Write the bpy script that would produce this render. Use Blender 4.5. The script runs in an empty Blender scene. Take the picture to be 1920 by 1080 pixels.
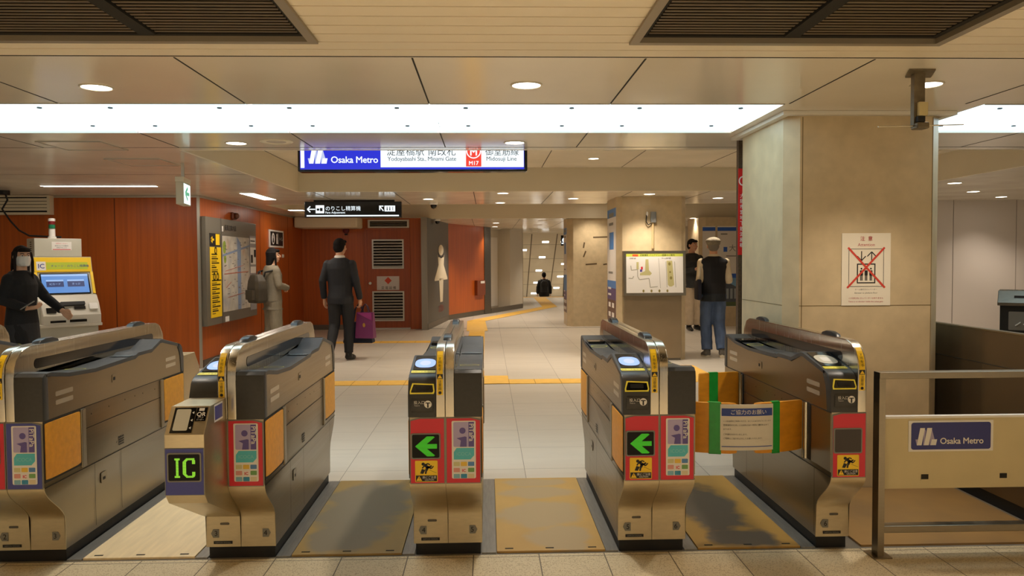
import bpy, bmesh, math, random
from mathutils import Vector, Matrix
random.seed(7)
PI = math.pi
S = bpy.context.scene
COL = S.collection
# ---------------------------------------------------------------- camera
F_PX, CAM_Z = 1450.0, 1.41
YAW, PITCH, ROLL = 0.0317, 0.0358, -0.0055
_f = Vector((math.sin(YAW)*math.cos(PITCH), math.cos(YAW)*math.cos(PITCH), -math.sin(PITCH)))
_r = Vector((math.cos(YAW), -math.sin(YAW), 0))
_u = _r.cross(_f)
CR = _r*math.cos(ROLL) + _u*math.sin(ROLL)
CU = _u*math.cos(ROLL) - _r*math.sin(ROLL)
CF = _f
CAM = Vector((0, 0, CAM_Z))
cd = bpy.data.cameras.new('camera'); cd.sensor_width = 36; cd.lens = 36*F_PX/1920
cd.clip_end = 200
cam = bpy.data.objects.new('camera', cd); COL.objects.link(cam)
m = Matrix((CR, CU, -CF)).transposed().to_4x4(); m.translation = CAM
cam.matrix_world = m
S.camera = cam
# ---------------------------------------------------------------- world, exposure
S.view_settings.view_transform = 'Standard'
S.view_settings.look = 'None'
S.view_settings.exposure = 0.32
S.view_settings.gamma = 1.0
S.view_settings.use_curve_mapping = False
W = bpy.data.worlds.new('world'); S.world = W; W.use_nodes = True
W.node_tree.nodes['Background'].inputs[0].default_value = (1.0, 0.87, 0.70, 1)
W.node_tree.nodes['Background'].inputs[1].default_value = 0.30
S.cycles.max_bounces = 7
S.cycles.diffuse_bounces = 4
S.cycles.use_denoising = True
S.cycles.sample_clamp_indirect = 4.0
PANEL_E = 2.5        # luminous ceiling panels
DOWN_W = 46.0        # one downlight's lamp
WARM = (1.0, 0.86, 0.70)
# fill spots added behind the photographer, standing in for unseen concourse lamps
def spot(p, watt, size=112, blend=.75):
    l = bpy.data.lights.new('downlight_or_fill_lamp', 'SPOT'); l.energy = watt; l.color = WARM; l.spot_size = math.radians(size); l.spot_blend = blend; l.shadow_soft_size = .06
    o = bpy.data.objects.new('downlight_or_fill_lamp', l); COL.objects.link(o); o.location = (p[0], p[1], p[2]-.03)
for _x in (-3.6, -1.2, 1.2, 3.6):
    for _y in (-1.2, .7): spot((_x, _y, 2.28), 165)
# ---------------------------------------------------------------- helpers
def ray(px, py):
    return CF + CR*((px-960)/F_PX) - CU*((py-540)/F_PX)
def at(px, py, Y=None, X=None, Z=None):
    """the place that a photo point shows on the plane y=Y, x=X or z=Z"""
    d = ray(px, py)
    t = (Y-CAM.y)/d.y if Y is not None else (X-CAM.x)/d.x if X is not None else (Z-CAM.z)/d.z
    return CAM + d*t
def lin(c):
    c /= 255.0
    return c/12.92 if c <= .04045 else ((c+.055)/1.055)**2.4
def rgb(r, g, b): return (lin(r), lin(g), lin(b), 1)
MATS = {}
def mat(name, col, rough=.5, metal=0.0, noise=0, nscale=8.0, stretch=None, bump=0, spec=.5, emit=None, es=1.0, coat=0, col2=None, detail=4, rvar=0):
    if name in MATS: return MATS[name]
    m = bpy.data.materials.new(name); m.use_nodes = True; MATS[name] = m
    nt = m.node_tree; b = nt.nodes['Principled BSDF']
    b.inputs['Base Color'].default_value = col; b.inputs['Roughness'].default_value = rough
    b.inputs['Metallic'].default_value = metal; b.inputs['Specular IOR Level'].default_value = spec
    if coat: b.inputs['Coat Weight'].default_value = coat; b.inputs['Coat Roughness'].default_value = .12
    if emit is not None:
        b.inputs['Emission Color'].default_value = emit; b.inputs['Emission Strength'].default_value = es
    if noise or bump or rvar:
        tc = nt.nodes.new('ShaderNodeTexCoord'); mp = nt.nodes.new('ShaderNodeMapping')
        nt.links.new(tc.outputs['Object'], mp.inputs[0])
        if stretch: mp.inputs['Scale'].default_value = stretch
        n = nt.nodes.new('ShaderNodeTexNoise'); n.inputs['Scale'].default_value = nscale; n.inputs['Detail'].default_value = detail
        nt.links.new(mp.outputs[0], n.inputs['Vector'])
        if noise:
            r = nt.nodes.new('ShaderNodeValToRGB')
            c2 = col2 or tuple(max(0, v*(1-noise)) for v in col[:3])+(1,)
            c1 = col if col2 else tuple(min(1, v*(1+noise*.6)) for v in col[:3])+(1,)
            r.color_ramp.elements[0].color = c2; r.color_ramp.elements[1].color = c1
            r.color_ramp.elements[0].position = .32; r.color_ramp.elements[1].position = .68
            nt.links.new(n.outputs['Fac'], r.inputs[0]); nt.links.new(r.outputs[0], b.inputs['Base Color'])
        if rvar:
            mr = nt.nodes.new('ShaderNodeMapRange'); mr.inputs[1].default_value = .3; mr.inputs[2].default_value = .7
            mr.inputs[3].default_value = max(.02, rough-rvar); mr.inputs[4].default_value = rough+rvar
            nt.links.new(n.outputs['Fac'], mr.inputs[0]); nt.links.new(mr.outputs[0], b.inputs['Roughness'])
        if bump:
            bp = nt.nodes.new('ShaderNodeBump'); bp.inputs['Strength'].default_value = bump; bp.inputs['Distance'].default_value = .01
            nt.links.new(n.outputs['Fac'], bp.inputs['Height']); nt.links.new(bp.outputs[0], b.inputs['Normal'])
    return m
def glow(name, col, e):
    if name in MATS: return MATS[name]
    m = bpy.data.materials.new(name); m.use_nodes = True; MATS[name] = m
    b = m.node_tree.nodes['Principled BSDF']
    b.inputs['Base Color'].default_value = (col[0]*.1, col[1]*.1, col[2]*.1, 1); b.inputs['Roughness'].default_value = .35
    b.inputs['Emission Color'].default_value = col; b.inputs['Emission Strength'].default_value = e
    return m
def tile_mat(name, col, mortar, w, h, off=(0, 0), rough=.4, joint=.004, var=.06, nscale=3, nstretch=(1, 1, 1), namp=.12, speck=0, speckcol=None):
    """a floor of rectangular tiles with thin joints, laid out in world metres"""
    m = bpy.data.materials.new(name); m.use_nodes = True; MATS[name] = m
    nt = m.node_tree; b = nt.nodes['Principled BSDF']; N = nt.nodes.new; L = nt.links.new
    geo = N('ShaderNodeNewGeometry'); sep = N('ShaderNodeSeparateXYZ'); L(geo.outputs['Position'], sep.inputs[0])
    def M(op, a, v=None, c=None):
        n = N('ShaderNodeMath'); n.operation = op
        for i, q in enumerate((a, v, c)):
            if q is None: continue
            if isinstance(q, (int, float)): n.inputs[i].default_value = q
            else: L(q, n.inputs[i])
        return n.outputs[0]
    cells = []; masks = []
    for k, (sz, o) in enumerate(((w, off[0]), (h, off[1]))):
        t = M('DIVIDE', M('SUBTRACT', sep.outputs[k], o), sz)
        cells.append(M('FLOOR', t)); fr = M('FRACT', t)
        d = M('MINIMUM', fr, M('SUBTRACT', 1.0, fr))
        masks.append(M('LESS_THAN', M('MULTIPLY', d, sz), joint*.5))
    joint_m = M('MAXIMUM', masks[0], masks[1])
    cmb = N('ShaderNodeCombineXYZ'); L(cells[0], cmb.inputs[0]); L(cells[1], cmb.inputs[1])
    wn = N('ShaderNodeTexWhiteNoise'); wn.noise_dimensions = '2D'; L(cmb.outputs[0], wn.inputs['Vector'])
    add = N('ShaderNodeVectorMath'); add.operation = 'MULTIPLY_ADD'; L(wn.outputs['Color'], add.inputs[0]); add.inputs[1].default_value = (9, 9, 9)
    mp = N('ShaderNodeMapping'); L(geo.outputs['Position'], mp.inputs[0]); mp.inputs['Scale'].default_value = nstretch
    L(mp.outputs[0], add.inputs[2])
    nz = N('ShaderNodeTexNoise'); nz.inputs['Scale'].default_value = nscale; nz.inputs['Detail'].default_value = 6; L(add.outputs[0], nz.inputs['Vector'])
    val = M('ADD', M('MULTIPLY', M('SUBTRACT', wn.outputs['Value'], .5), var*2), M('MULTIPLY', M('SUBTRACT', nz.outputs['Fac'], .5), namp*2))
    val = M('ADD', val, 1.0)
    mul = N('ShaderNodeMix'); mul.data_type = 'RGBA'; mul.blend_type = 'MULTIPLY'; mul.inputs[0].default_value = 1
    mul.inputs[6].default_value = col
    cc = N('ShaderNodeCombineColor'); [L(val, cc.inputs[i]) for i in range(3)]
    L(cc.outputs[0], mul.inputs[7]); out = mul.outputs[2]
    if speck:
        vo = N('ShaderNodeTexVoronoi'); vo.inputs['Scale'].default_value = speck; L(geo.outputs['Position'], vo.inputs['Vector'])
        s2 = N('ShaderNodeSeparateColor'); L(vo.outputs['Color'], s2.inputs[0])
        mk = M('MULTIPLY', M('LESS_THAN', s2.outputs[0], .30), M('LESS_THAN', vo.outputs['Distance'], .55))
        mx = N('ShaderNodeMix'); mx.data_type = 'RGBA'; L(mk, mx.inputs[0]); L(out, mx.inputs[6]); mx.inputs[7].default_value = speckcol; out = mx.outputs[2]
    mx = N('ShaderNodeMix'); mx.data_type = 'RGBA'; L(joint_m, mx.inputs[0]); L(out, mx.inputs[6]); mx.inputs[7].default_value = mortar
    L(mx.outputs[2], b.inputs['Base Color']); b.inputs['Roughness'].default_value = rough
    return m
def two_tone(name, c1, c2, scale, lo, hi, rough=.5, stretch=(1, 1, 1), detail=5):
    """a worn surface: two colours mixed by broad noise"""
    return mat(name, c1, rough, noise=.5, nscale=scale, stretch=stretch, col2=c2, detail=detail)

def worn(name, base, patch, blobs, rough=.5):
    """a floor sheet worn through in rough blobs (x, y, rx, ry in object metres)"""
    m = two_tone(name, base, tuple(v*.86 for v in base[:3])+(1,), 3.0, .4, .6, rough, (1, 1, 1), 8)
    nt = m.node_tree; N = nt.nodes.new; L = nt.links.new; b = nt.nodes['Principled BSDF']
    src = b.inputs['Base Color'].links[0].from_socket
    tc = N('ShaderNodeTexCoord'); no = N('ShaderNodeTexNoise'); no.inputs['Scale'].default_value = 5; no.inputs['Detail'].default_value = 6; L(tc.outputs['Object'], no.inputs['Vector'])
    tot = None
    for x, y, rx, ry in blobs:
        mp = N('ShaderNodeMapping'); mp.vector_type = 'TEXTURE'; mp.inputs['Location'].default_value = (x, y, 0); mp.inputs['Scale'].default_value = (rx, ry, 10)
        L(tc.outputs['Object'], mp.inputs[0]); ln = N('ShaderNodeVectorMath'); ln.operation = 'LENGTH'; L(mp.outputs[0], ln.inputs[0])
        s1 = N('ShaderNodeMath'); s1.operation = 'MULTIPLY_ADD'; L(no.outputs['Fac'], s1.inputs[0]); s1.inputs[1].default_value = 1.5; L(ln.outputs['Value'], s1.inputs[2])
        mr = N('ShaderNodeMapRange'); L(s1.outputs[0], mr.inputs[0]); mr.inputs[1].default_value = 1.55; mr.inputs[2].default_value = 1.85; mr.inputs[3].default_value = 1; mr.inputs[4].default_value = 0
        if tot is None: tot = mr.outputs[0]
        else:
            mx_ = N('ShaderNodeMath'); mx_.operation = 'MAXIMUM'; L(tot, mx_.inputs[0]); L(mr.outputs[0], mx_.inputs[1]); tot = mx_.outputs[0]
    mx = N('ShaderNodeMix'); mx.data_type = 'RGBA'; L(tot, mx.inputs[0]); L(src, mx.inputs[6]); mx.inputs[7].default_value = patch
    L(mx.outputs[2], b.inputs['Base Color'])
    return m
class MB:
    """collects shapes, then links them as ONE mesh object"""
    def __init__(s, T=None): s.bm = bmesh.new(); s.T = T
    def _v(s, vs):
        if s.T: vs = [s.T @ Vector(v) for v in vs]
        return [s.bm.verts.new(v) for v in vs]
    def faces(s, vs, fs):
        v = s._v(vs)
        for f in fs:
            try: s.bm.faces.new([v[i] for i in f])
            except ValueError: pass
        return s
    def box(s, x0, x1, y0, y1, z0, z1, bev=0, seg=2):
        vs = [(x, y, z) for z in (z0, z1) for y in (y0, y1) for x in (x0, x1)]
        v = s._v(vs)
        fs = [s.bm.faces.new([v[i] for i in f]) for f in ((0, 2, 3, 1), (4, 5, 7, 6), (0, 1, 5, 4), (2, 6, 7, 3), (0, 4, 6, 2), (1, 3, 7, 5))]
        if bev:
            es = list({e for f in fs for e in f.edges})
            bmesh.ops.bevel(s.bm, geom=es, offset=bev, segments=seg, affect='EDGES', profile=.5)
        return s
    def prism(s, pts, axis, a, b, bev=0, seg=2):
        """extrude a 2-D outline along an axis: 'x' takes (y,z), 'y' takes (x,z), 'z' takes (x,y)"""
        mk = {'x': lambda p, t: (t, p[0], p[1]), 'y': lambda p, t: (p[0], t, p[1]), 'z': lambda p, t: (p[0], p[1], t)}[axis]
        n = len(pts)
        v0 = s._v([mk(p, a) for p in pts]); v1 = s._v([mk(p, b) for p in pts])
        fs = [s.bm.faces.new(v0), s.bm.faces.new(v1)]
        caps = [e for f in fs for e in f.edges]
        for i in range(n):
            j = (i+1) % n
            s.bm.faces.new((v0[i], v0[j], v1[j], v1[i]))
        if bev: bmesh.ops.bevel(s.bm, geom=caps, offset=bev, segments=seg, affect='EDGES', profile=.5)
        else: bmesh.ops.triangulate(s.bm, faces=fs)
        return s
    def loft(s, rings, closed=True, cap=True):
        """rings: lists of points, all the same length"""
        vv = [s._v(r) for r in rings]; n = len(vv[0])
        for a, b in zip(vv, vv[1:]):
            for i in range(n if closed else n-1):
                j = (i+1) % n
                s.bm.faces.new((a[i], a[j], b[j], b[i]))
        if cap and closed:
            s.bm.faces.new(list(reversed(vv[0]))); s.bm.faces.new(vv[-1])
        return s
    def tube(s, pts, r, n=10, cap=True):
        pts = [Vector(p) for p in pts]; rs = r if isinstance(r, (list, tuple)) else [r]*len(pts)
        rings = []; up = None
        for i, p in enumerate(pts):
            d = (pts[min(i+1, len(pts)-1)]-pts[max(i-1, 0)]).normalized()
            if up is None: up = Vector((0, 0, 1)) if abs(d.z) < .9 else Vector((0, 1, 0))
            a = d.cross(up).normalized(); b = a.cross(d); up = b
            rings.append([p+a*math.cos(2*PI*k/n)*rs[i]+b*math.sin(2*PI*k/n)*rs[i] for k in range(n)])
        return s.loft(rings, True, cap)
    def cyl(s, x, y, z0, z1, r, n=24, r1=None):
        r1 = r if r1 is None else r1
        return s.loft([[(x+q*math.cos(2*PI*k/n), y+q*math.sin(2*PI*k/n), z) for k in range(n)] for q, z in ((r, z0), (r1, z1))])
    def lathe(s, prof, x, y, z, n=24):
        return s.loft([[(x+r*math.cos(2*PI*k/n), y+r*math.sin(2*PI*k/n), z+h) for k in range(n)] for r, h in prof])
    def ball(s, c, rx, ry=None, rz=None, u=14, v=9):
        ry = ry or rx; rz = rz or rx; c = Vector(c)
        rings = []
        for j in range(v+1):
            t = PI*(j+.02)/(v+.04)
            rings.append([c+Vector((rx*math.sin(t)*math.cos(2*PI*k/u), ry*math.sin(t)*math.sin(2*PI*k/u), -rz*math.cos(t))) for k in range(u)])
        return s.loft(rings)
    def build(s, name, m, parent=None, smooth=False, ang=.6):
        bm = s.bm
        bmesh.ops.remove_doubles(bm, verts=bm.verts, dist=1e-6)
        bmesh.ops.recalc_face_normals(bm, faces=bm.faces)
        me = bpy.data.meshes.new(name); bm.to_mesh(me); bm.free()
        me.materials.append(m)
        if smooth:
            me.polygons.foreach_set('use_smooth', [True]*len(me.polygons))
            me.set_sharp_from_angle(angle=ang)
        o = bpy.data.objects.new(name, me); COL.objects.link(o)
        if parent is not None: o.parent = parent
        return o
def tag(o, label, cat, group=None, kind=None):
    o['label'] = label; o['category'] = cat
    if group: o['group'] = group
    if kind: o['kind'] = kind
    return o
def thing(name, label, cat, loc=(0, 0, 0), rz=0, group=None):
    o = bpy.data.objects.new(name, None); COL.objects.link(o); o.empty_display_size = .1
    o.location = loc; o.rotation_euler = (0, 0, rz)
    return tag(o, label, cat, group)
def struct(o, label=None):
    o['kind'] = 'structure'
    if label: o['label'] = label
    return o
def box(name, m, parent, *b, bev=0): return MB().box(*b, bev=bev).build(name, m, parent)
# flat marks ---------------------------------------------------------------------
def frame(o, u, v):
    u = Vector(u).normalized(); v = Vector(v).normalized(); n = u.cross(v)
    m = Matrix((u, v, n)).transposed().to_4x4(); m.translation = Vector(o); return m
def text_mesh(s, size, bold=0, align='LEFT', space=1.0):
    c = bpy.data.curves.new('t', 'FONT'); c.body = s; c.size = size; c.align_x = align; c.offset = bold*size
    c.resolution_u = 3; c.space_character = space
    o = bpy.data.objects.new('t', c); COL.objects.link(o)
    dg = bpy.context.evaluated_depsgraph_get(); dg.update()
    me = bpy.data.meshes.new_from_object(o.evaluated_get(dg))
    bpy.data.objects.remove(o); bpy.data.curves.remove(c)
    return me
def decal(name, m, parent, fr, shapes, lift=.001, sc=1.0, thick=0):
    """flat shapes in a frame (u right, v up): ONE mesh
    r rect x0 y0 x1 y1 [corner] | p polygon | e ellipse x y rx ry | o ring x y rx ry w | l line x0 y0 x1 y1 w | t text s x y size [align bold rot space]"""
    bm = bmesh.new()
    def P(pts):
        vs = [bm.verts.new(fr @ Vector((x*sc, y*sc, lift))) for x, y in pts]
        f = bm.faces.new(vs); f.normal_update()
        if len(vs) > 4: bmesh.ops.triangulate(bm, faces=[f])
    for sh in shapes:
        k = sh[0]
        if k == 'r':
            x0, y0, x1, y1 = sh[1:5]; c = sh[5] if len(sh) > 5 else 0
            if c:
                pts = []
                for cx, cy, a0 in ((x1-c, y1-c, 0), (x0+c, y1-c, 90), (x0+c, y0+c, 180), (x1-c, y0+c, 270)):
                    pts += [(cx+c*math.cos(math.radians(a0+t)), cy+c*math.sin(math.radians(a0+t))) for t in (0, 22, 45, 67, 90)]
                P(pts)
            else: P([(x0, y0), (x1, y0), (x1, y1), (x0, y1)])
        elif k == 'p': P(sh[1])
        elif k == 'e': P([(sh[1]+sh[3]*math.cos(2*PI*i/24), sh[2]+sh[4]*math.sin(2*PI*i/24)) for i in range(24)])
        elif k == 'o':
            x, y, rx, ry, w = sh[1:6]; n = 28
            a0, a1 = (sh[6], sh[7]) if len(sh) > 7 else (0, 2*PI)
            for i in range(n):
                t0, t1 = a0+(a1-a0)*i/n, a0+(a1-a0)*(i+1)/n
                P([(x+rx*math.cos(t0), y+ry*math.sin(t0)), (x+rx*math.cos(t1), y+ry*math.sin(t1)),
                   (x+(rx-w)*math.cos(t1), y+(ry-w)*math.sin(t1)), (x+(rx-w)*math.cos(t0), y+(ry-w)*math.sin(t0))])
        elif k == 'l':
            x0, y0, x1, y1, w = sh[1:6]; d = math.hypot(x1-x0, y1-y0) or 1
            nx, ny = -(y1-y0)/d*w/2, (x1-x0)/d*w/2
            P([(x0+nx, y0+ny), (x0-nx, y0-ny), (x1-nx, y1-ny), (x1+nx, y1+ny)])
        elif k == 't':
            s, x, y, size = sh[1:5]; al = sh[5] if len(sh) > 5 else 'LEFT'; bo = sh[6] if len(sh) > 6 else 0
            ro = sh[7] if len(sh) > 7 else 0; sp = sh[8] if len(sh) > 8 else 1; sx = sh[9] if len(sh) > 9 else 1
            me = text_mesh(s, size*sc, 0, al, sp); b_ = bo*size*sc*.8          # bold lettering: overlaid prints, a hair apart
            for i, (dx, dy) in enumerate(((0, 0), (b_, 0), (-b_, 0), (0, b_), (0, -b_)) if bo >= .01 else ((0, 0),)):
                m2 = me.copy(); m2.transform(fr @ Matrix.Translation((x*sc, y*sc, lift)) @ Matrix.Rotation(ro, 4, 'Z') @ Matrix.Translation((dx, dy, i*.00012)) @ Matrix.Diagonal((sx, 1, 1, 1)))
                bm.from_mesh(m2); bpy.data.meshes.remove(m2)
            bpy.data.meshes.remove(me)
    if thick:
        r = bmesh.ops.extrude_face_region(bm, geom=bm.faces[:])
        n = fr.to_3x3() @ Vector((0, 0, thick))
        bmesh.ops.translate(bm, vec=n, verts=[e for e in r['geom'] if isinstance(e, bmesh.types.BMVert)])
        bmesh.ops.recalc_face_normals(bm, faces=bm.faces)
    me = bpy.data.meshes.new(name); bm.to_mesh(me); bm.free(); me.materials.append(m)
    o = bpy.data.objects.new(name, me); COL.objects.link(o)
    if parent is not None: o.parent = parent
    return o
FRONT = lambda x, y, z: frame((x, y, z), (1, 0, 0), (0, 0, 1))      # faces the camera side (-y)
def plank(name, m, parent, fr, x0, y0, x1, y1, t, lift=0, corner=0):
    """a flat board in a frame, t thick"""
    return decal(name, m, parent, fr, [('r', x0, y0, x1, y1, corner) if corner else ('r', x0, y0, x1, y1)], lift=lift, thick=t)
# ---------------------------------------------------------------- materials
M_STEEL = mat('brushed steel', rgb(152, 141, 122), .34, 1.0, noise=.06, nscale=30, stretch=(1, .06, 8), rvar=.06)
M_STEELV = mat('polished steel', rgb(196, 188, 172), .24, 1.0, noise=.05, nscale=30, stretch=(8, 8, .1), rvar=.04)
M_STEELD = mat('dull steel', rgb(120, 113, 102), .42, 1.0, noise=.08, nscale=20, stretch=(1, .1, 4))
M_DARK = mat('charcoal moulding', rgb(60, 59, 58), .42, 0, spec=.4, noise=.08, nscale=60)
M_DARKTOP = mat('slate top cover', rgb(70, 70, 70), .42, 0, spec=.3, noise=.1, nscale=25)
M_BLACK = mat('black rubber', rgb(20, 20, 20), .6, noise=.2, nscale=20)
M_GLOSSBLK = mat('black glass', rgb(14, 14, 16), .12)
M_SEAM = mat('dark seam', rgb(38, 34, 28), .8)
M_RED = mat('red panel', rgb(214, 32, 54), .35)
M_BLUE = mat('blue panel', rgb(62, 68, 150), .35)
M_FLAP = mat('ochre flap', rgb(226, 152, 32), .45, noise=.1, nscale=12, stretch=(1, 3, 3), bump=.1)
M_YEL = mat('yellow label', rgb(246, 204, 30), .4)
M_YELR = mat('yellow ring', rgb(252, 238, 84), .4)
M_WHITE = mat('white print', rgb(232, 228, 222), .45)
M_INK = mat('black ink', rgb(24, 22, 24), .5)
M_GREY = mat('grey plate', rgb(128, 126, 118), .45)
M_LPUR = mat('lilac card', rgb(176, 164, 204), .4)
M_DPUR = mat('violet print', rgb(92, 78, 150), .4)
M_TEAL = mat('teal card', rgb(84, 192, 206), .4)
M_LED = glow('green led', (.05, .50, .012, 1), .62)
M_DISP = mat('black display', rgb(20, 18, 16), .4, spec=.2)
M_LEDOFF = mat('unlit display', rgb(52, 42, 38), .35)
M_CEIL = mat('cream ceiling panel', rgb(236, 226, 208), .16, noise=.02, nscale=2, spec=.55, rvar=.03)
M_CEILB = mat('cream painted board', rgb(226, 214, 188), .5, noise=.02, nscale=2)
M_SLAT = mat('cream ceiling slat', rgb(236, 222, 196), .4, noise=.02, nscale=2)
M_STONE = mat('beige stone cladding', rgb(202, 182, 146), .42, noise=.10, nscale=9, detail=7, rvar=.05)
M_WOOD = mat('orange wood veneer', rgb(180, 88, 26), .36, noise=.18, nscale=3.0, stretch=(9, 9, .22), detail=6)
M_ALU = mat('aluminium trim', rgb(190, 184, 172), .35, .8)
M_YTILE = mat('yellow tactile tile', rgb(236, 188, 84), .6, noise=.06, nscale=12)
# ================================================================ SETTING
CZ, RZ = 2.29, 2.59          # ceiling, ceiling of the recesses
floor_far = tile_mat('pale stone floor tile', rgb(204, 196, 182), rgb(120, 112, 100), .6, .597, (.242, 8.76), .34, .004, .035, 2.2, (1, 5, 1), .10)
floor_near = tile_mat('terrazzo tile', rgb(214, 200, 168), rgb(96, 86, 70), .313, .62, (.238, 3.63), .42, .005, .03, 4, (1, 1, 1), .05, 190, rgb(176, 158, 124))
fl = MB()
fl.box(-9, 10, 4.94, 29.6, -.12, 0)
struct(fl.build('floor', floor_far), 'pale grey stone tile floor beyond the ticket gates')
struct(box('floor_concourse', floor_near, None, -9, 10, -4, 3.66, -.12, 0), 'speckled beige terrazzo floor before the gates')
struct(box('floor_gate_bed', mat('grey concrete bed', rgb(128, 122, 112), .5, noise=.12, nscale=8), None, -9, 10, 3.66, 4.94, -.12, 0), 'grey bed under the ticket gates')
struct(box('trim_1', M_SEAM, None, -1.2, 4.6, 16.05, 16.09, 0, .002), 'dark expansion joint across the far floor')
# tactile paving
tp = MB()
tp.box(-3.6, 3.2, 8.77, 9.09, 0, .006)              # cross strip
tp.box(-.36, .24, 8.77, 9.38, 0, .007)              # block
tp.box(-.36, -.06, 9.38, 15.5, 0, .006)             # along the hall
tp.box(-3.6, -.36, 13.3, 13.6, 0, .006)             # far cross strip
tp.box(2.42, 2.72, 9.09, 10.15, 0, .006)
a, b, c_, d = at(880, 606, Z=0), at(908, 603, Z=0), at(1012, 583, Z=0), at(1041, 578, Z=0)
def strip(pts, w, z=.005):
    for p, q in zip(pts, pts[1:]):
        p = Vector((p[0], p[1], 0)); q = Vector((q[0], q[1], 0)); n = Vector((-(q-p).y, (q-p).x, 0)).normalized()*w/2
        tp.faces([p+n+Vector((0, 0, z)), p-n+Vector((0, 0, z)), q-n+Vector((0, 0, z)), q+n+Vector((0, 0, z))], [(0, 1, 2, 3)])
strip([(-.21, 15.4), at(893, 602, Z=0), at(1034, 574.5, Z=0)], .42)
strip([at(1031, 575.5, Z=0)+Vector((0, 0, 0)), at(1012, 558.5, Z=0)], .45, .0075)
tp.box(.9, 3.6, 29.2, 29.58, 0, .006)
struct(tp.build('floor_tactile_paving', M_YTILE), 'yellow tactile paving strips leading through the hall')
tj = MB()
for k in range(-12, 11): tj.box(.242+k*.3-.003, .242+k*.3+.003, 8.77, 9.09, .006, .0075)
for k in range(20): tj.box(-.36, -.06, 9.38+k*.3, 9.385+k*.3, .006, .0075)
for k in range(-12, -1): tj.box(.242+k*.3-.003, .242+k*.3+.003, 13.3, 13.6, .006, .0075)
struct(tj.build('floor_tactile_joint', mat('ochre joint', rgb(170, 128, 52), .7)), 'thin joints between yellow tactile tiles')
# ------------------------------------------------ ceiling
def slab(name, m, xs, ys, holes, z, t=.06):
    mb = MB(); xs = sorted(xs); ys = sorted(ys)
    for i in range(len(xs)-1):
        for j in range(len(ys)-1):
            cx, cy = (xs[i]+xs[i+1])/2, (ys[j]+ys[j+1])/2
            if any(h[0] < cx < h[1] and h[2] < cy < h[3] for h in holes): continue
            mb.box(xs[i], xs[i+1], ys[j], ys[j+1], z, z+t)
    return mb.build(name, m)
R1 = (-2.385, 5.15, 6.22, 9.9); R2 = (-3.4, 6.0, 12.15, 16.3)
P1 = (-9, 1.70, 4.38, 5.36); P2 = (2.86, 10, 4.38, 5.36)
struct(slab('ceiling', M_CEIL, [-9, 10, R1[0], R1[1], R2[0], R2[1]], [5.36, R1[2], 9.9, 12.15, 16.3, 21.6], [R1, R2], CZ), 'glossy cream panel ceiling over the hall')
struct(box('ceiling_front', M_CEIL, None, -9, 10, 3.385, 4.38, CZ, CZ+.06), 'glossy cream panel ceiling before the luminous panels')
struct(box('ceiling_band', M_CEIL, None, 1.70, 2.86, 4.38, 5.36, CZ, CZ+.06), 'cream ceiling piece around the column head')
def recess(name, R, lab):
    x0, x1, y0, y1 = R; mb = MB(); z0, z1, t = CZ+.0, RZ+.06, .03
    mb.box(x0-t, x0+.002, y0-t, y1+t, z0-.0005, z1); mb.box(x1-.002, x1+t, y0-t, y1+t, z0-.0005, z1)
    mb.box(x0+.002, x1-.002, y0-t, y0+.002, z0-.0005, z1); mb.box(x0+.002, x1-.002, y1-.002, y1+t, z0-.0005, z1)
    struct(mb.build(name, M_CEILB), lab)
    return struct(box(name+'_top', M_CEIL, None, x0, x1, y0, y1, RZ, RZ+.06), lab+' upper face')
recess('ceiling_coffer', R1, 'recessed cream ceiling bay behind the station sign')
recess('ceiling_far_coffer', R2, 'far recessed cream ceiling bay')
jn = MB()
for k in range(-8, 10):
    x = -.32+1.02*k
    jn.box(x-.004, x+.004, 3.40, 4.37, CZ-.0015, CZ+.01)
    if -2.2 > x or not (1.7 < x < 2.86): jn.box(x-.004, x+.004, 5.37, 6.05, CZ-.0015, CZ+.01)
    if R1[0] < x < R1[1]: jn.box(x-.004, x+.004, R1[2]+.02, R1[3]-.02, RZ-.0015, RZ+.01)
    if -2.5 < x < 2.8: jn.box(x+.15-.005, x+.15+.005, 9.95, 12.12, CZ-.0015, CZ+.01); jn.box(x-.005, x+.005, 16.35, 21.5, CZ-.0015, CZ+.01)
jn.box(-9, 10, 3.381, 3.385, CZ-.001, CZ+.01)
jn.box(-9, 10, 6.055, 6.062, CZ-.0015, CZ+.005)
jn.box(-9, R1[0]-.0, 7.9, 7.905, CZ-.001, CZ+.005)
struct(jn.build('ceiling_joint', M_SEAM), 'dark joints between cream ceiling panels')
# slatted part over the concourse, with openings for two louvres
LV = ((-1.96, -.67), (.58, 1.86)); LY = (1.1, 3.15)
sl = MB()
for k in range(50):
    y1 = 3.374-.11*k; y0 = y1-.1
    segs = [(-9, 10)]
    if y1 > LY[0] and y0 < LY[1]: segs = [(-9, LV[0][0]), (LV[0][1], LV[1][0]), (LV[1][1], 10)]
    for a, b in segs:
        if y1 > LY[1] > y0 or y1 > LY[0] > y0: pass
        sl.box(a, b, y0, y1, CZ, CZ+.012)
struct(sl.build('ceiling_slats', M_SLAT), 'narrow cream slats of the concourse ceiling')
struct(slab('ceiling_backing', M_SEAM, [-9, LV[0][0], LV[0][1], LV[1][0], LV[1][1], 10], [-4, LY[0], LY[1], 3.385], [(*LV[0], *LY), (*LV[1], *LY)], CZ+.013, .02), 'dark backing above the ceiling slats')
M_LOUV = mat('brown louvre metal', rgb(110, 95, 73), .45, .3)
M_LFR = mat('grey louvre frame', rgb(150, 138, 118), .4, .4)
M_DARKIN = mat('dark duct', rgb(30, 26, 20), .9)
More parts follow.
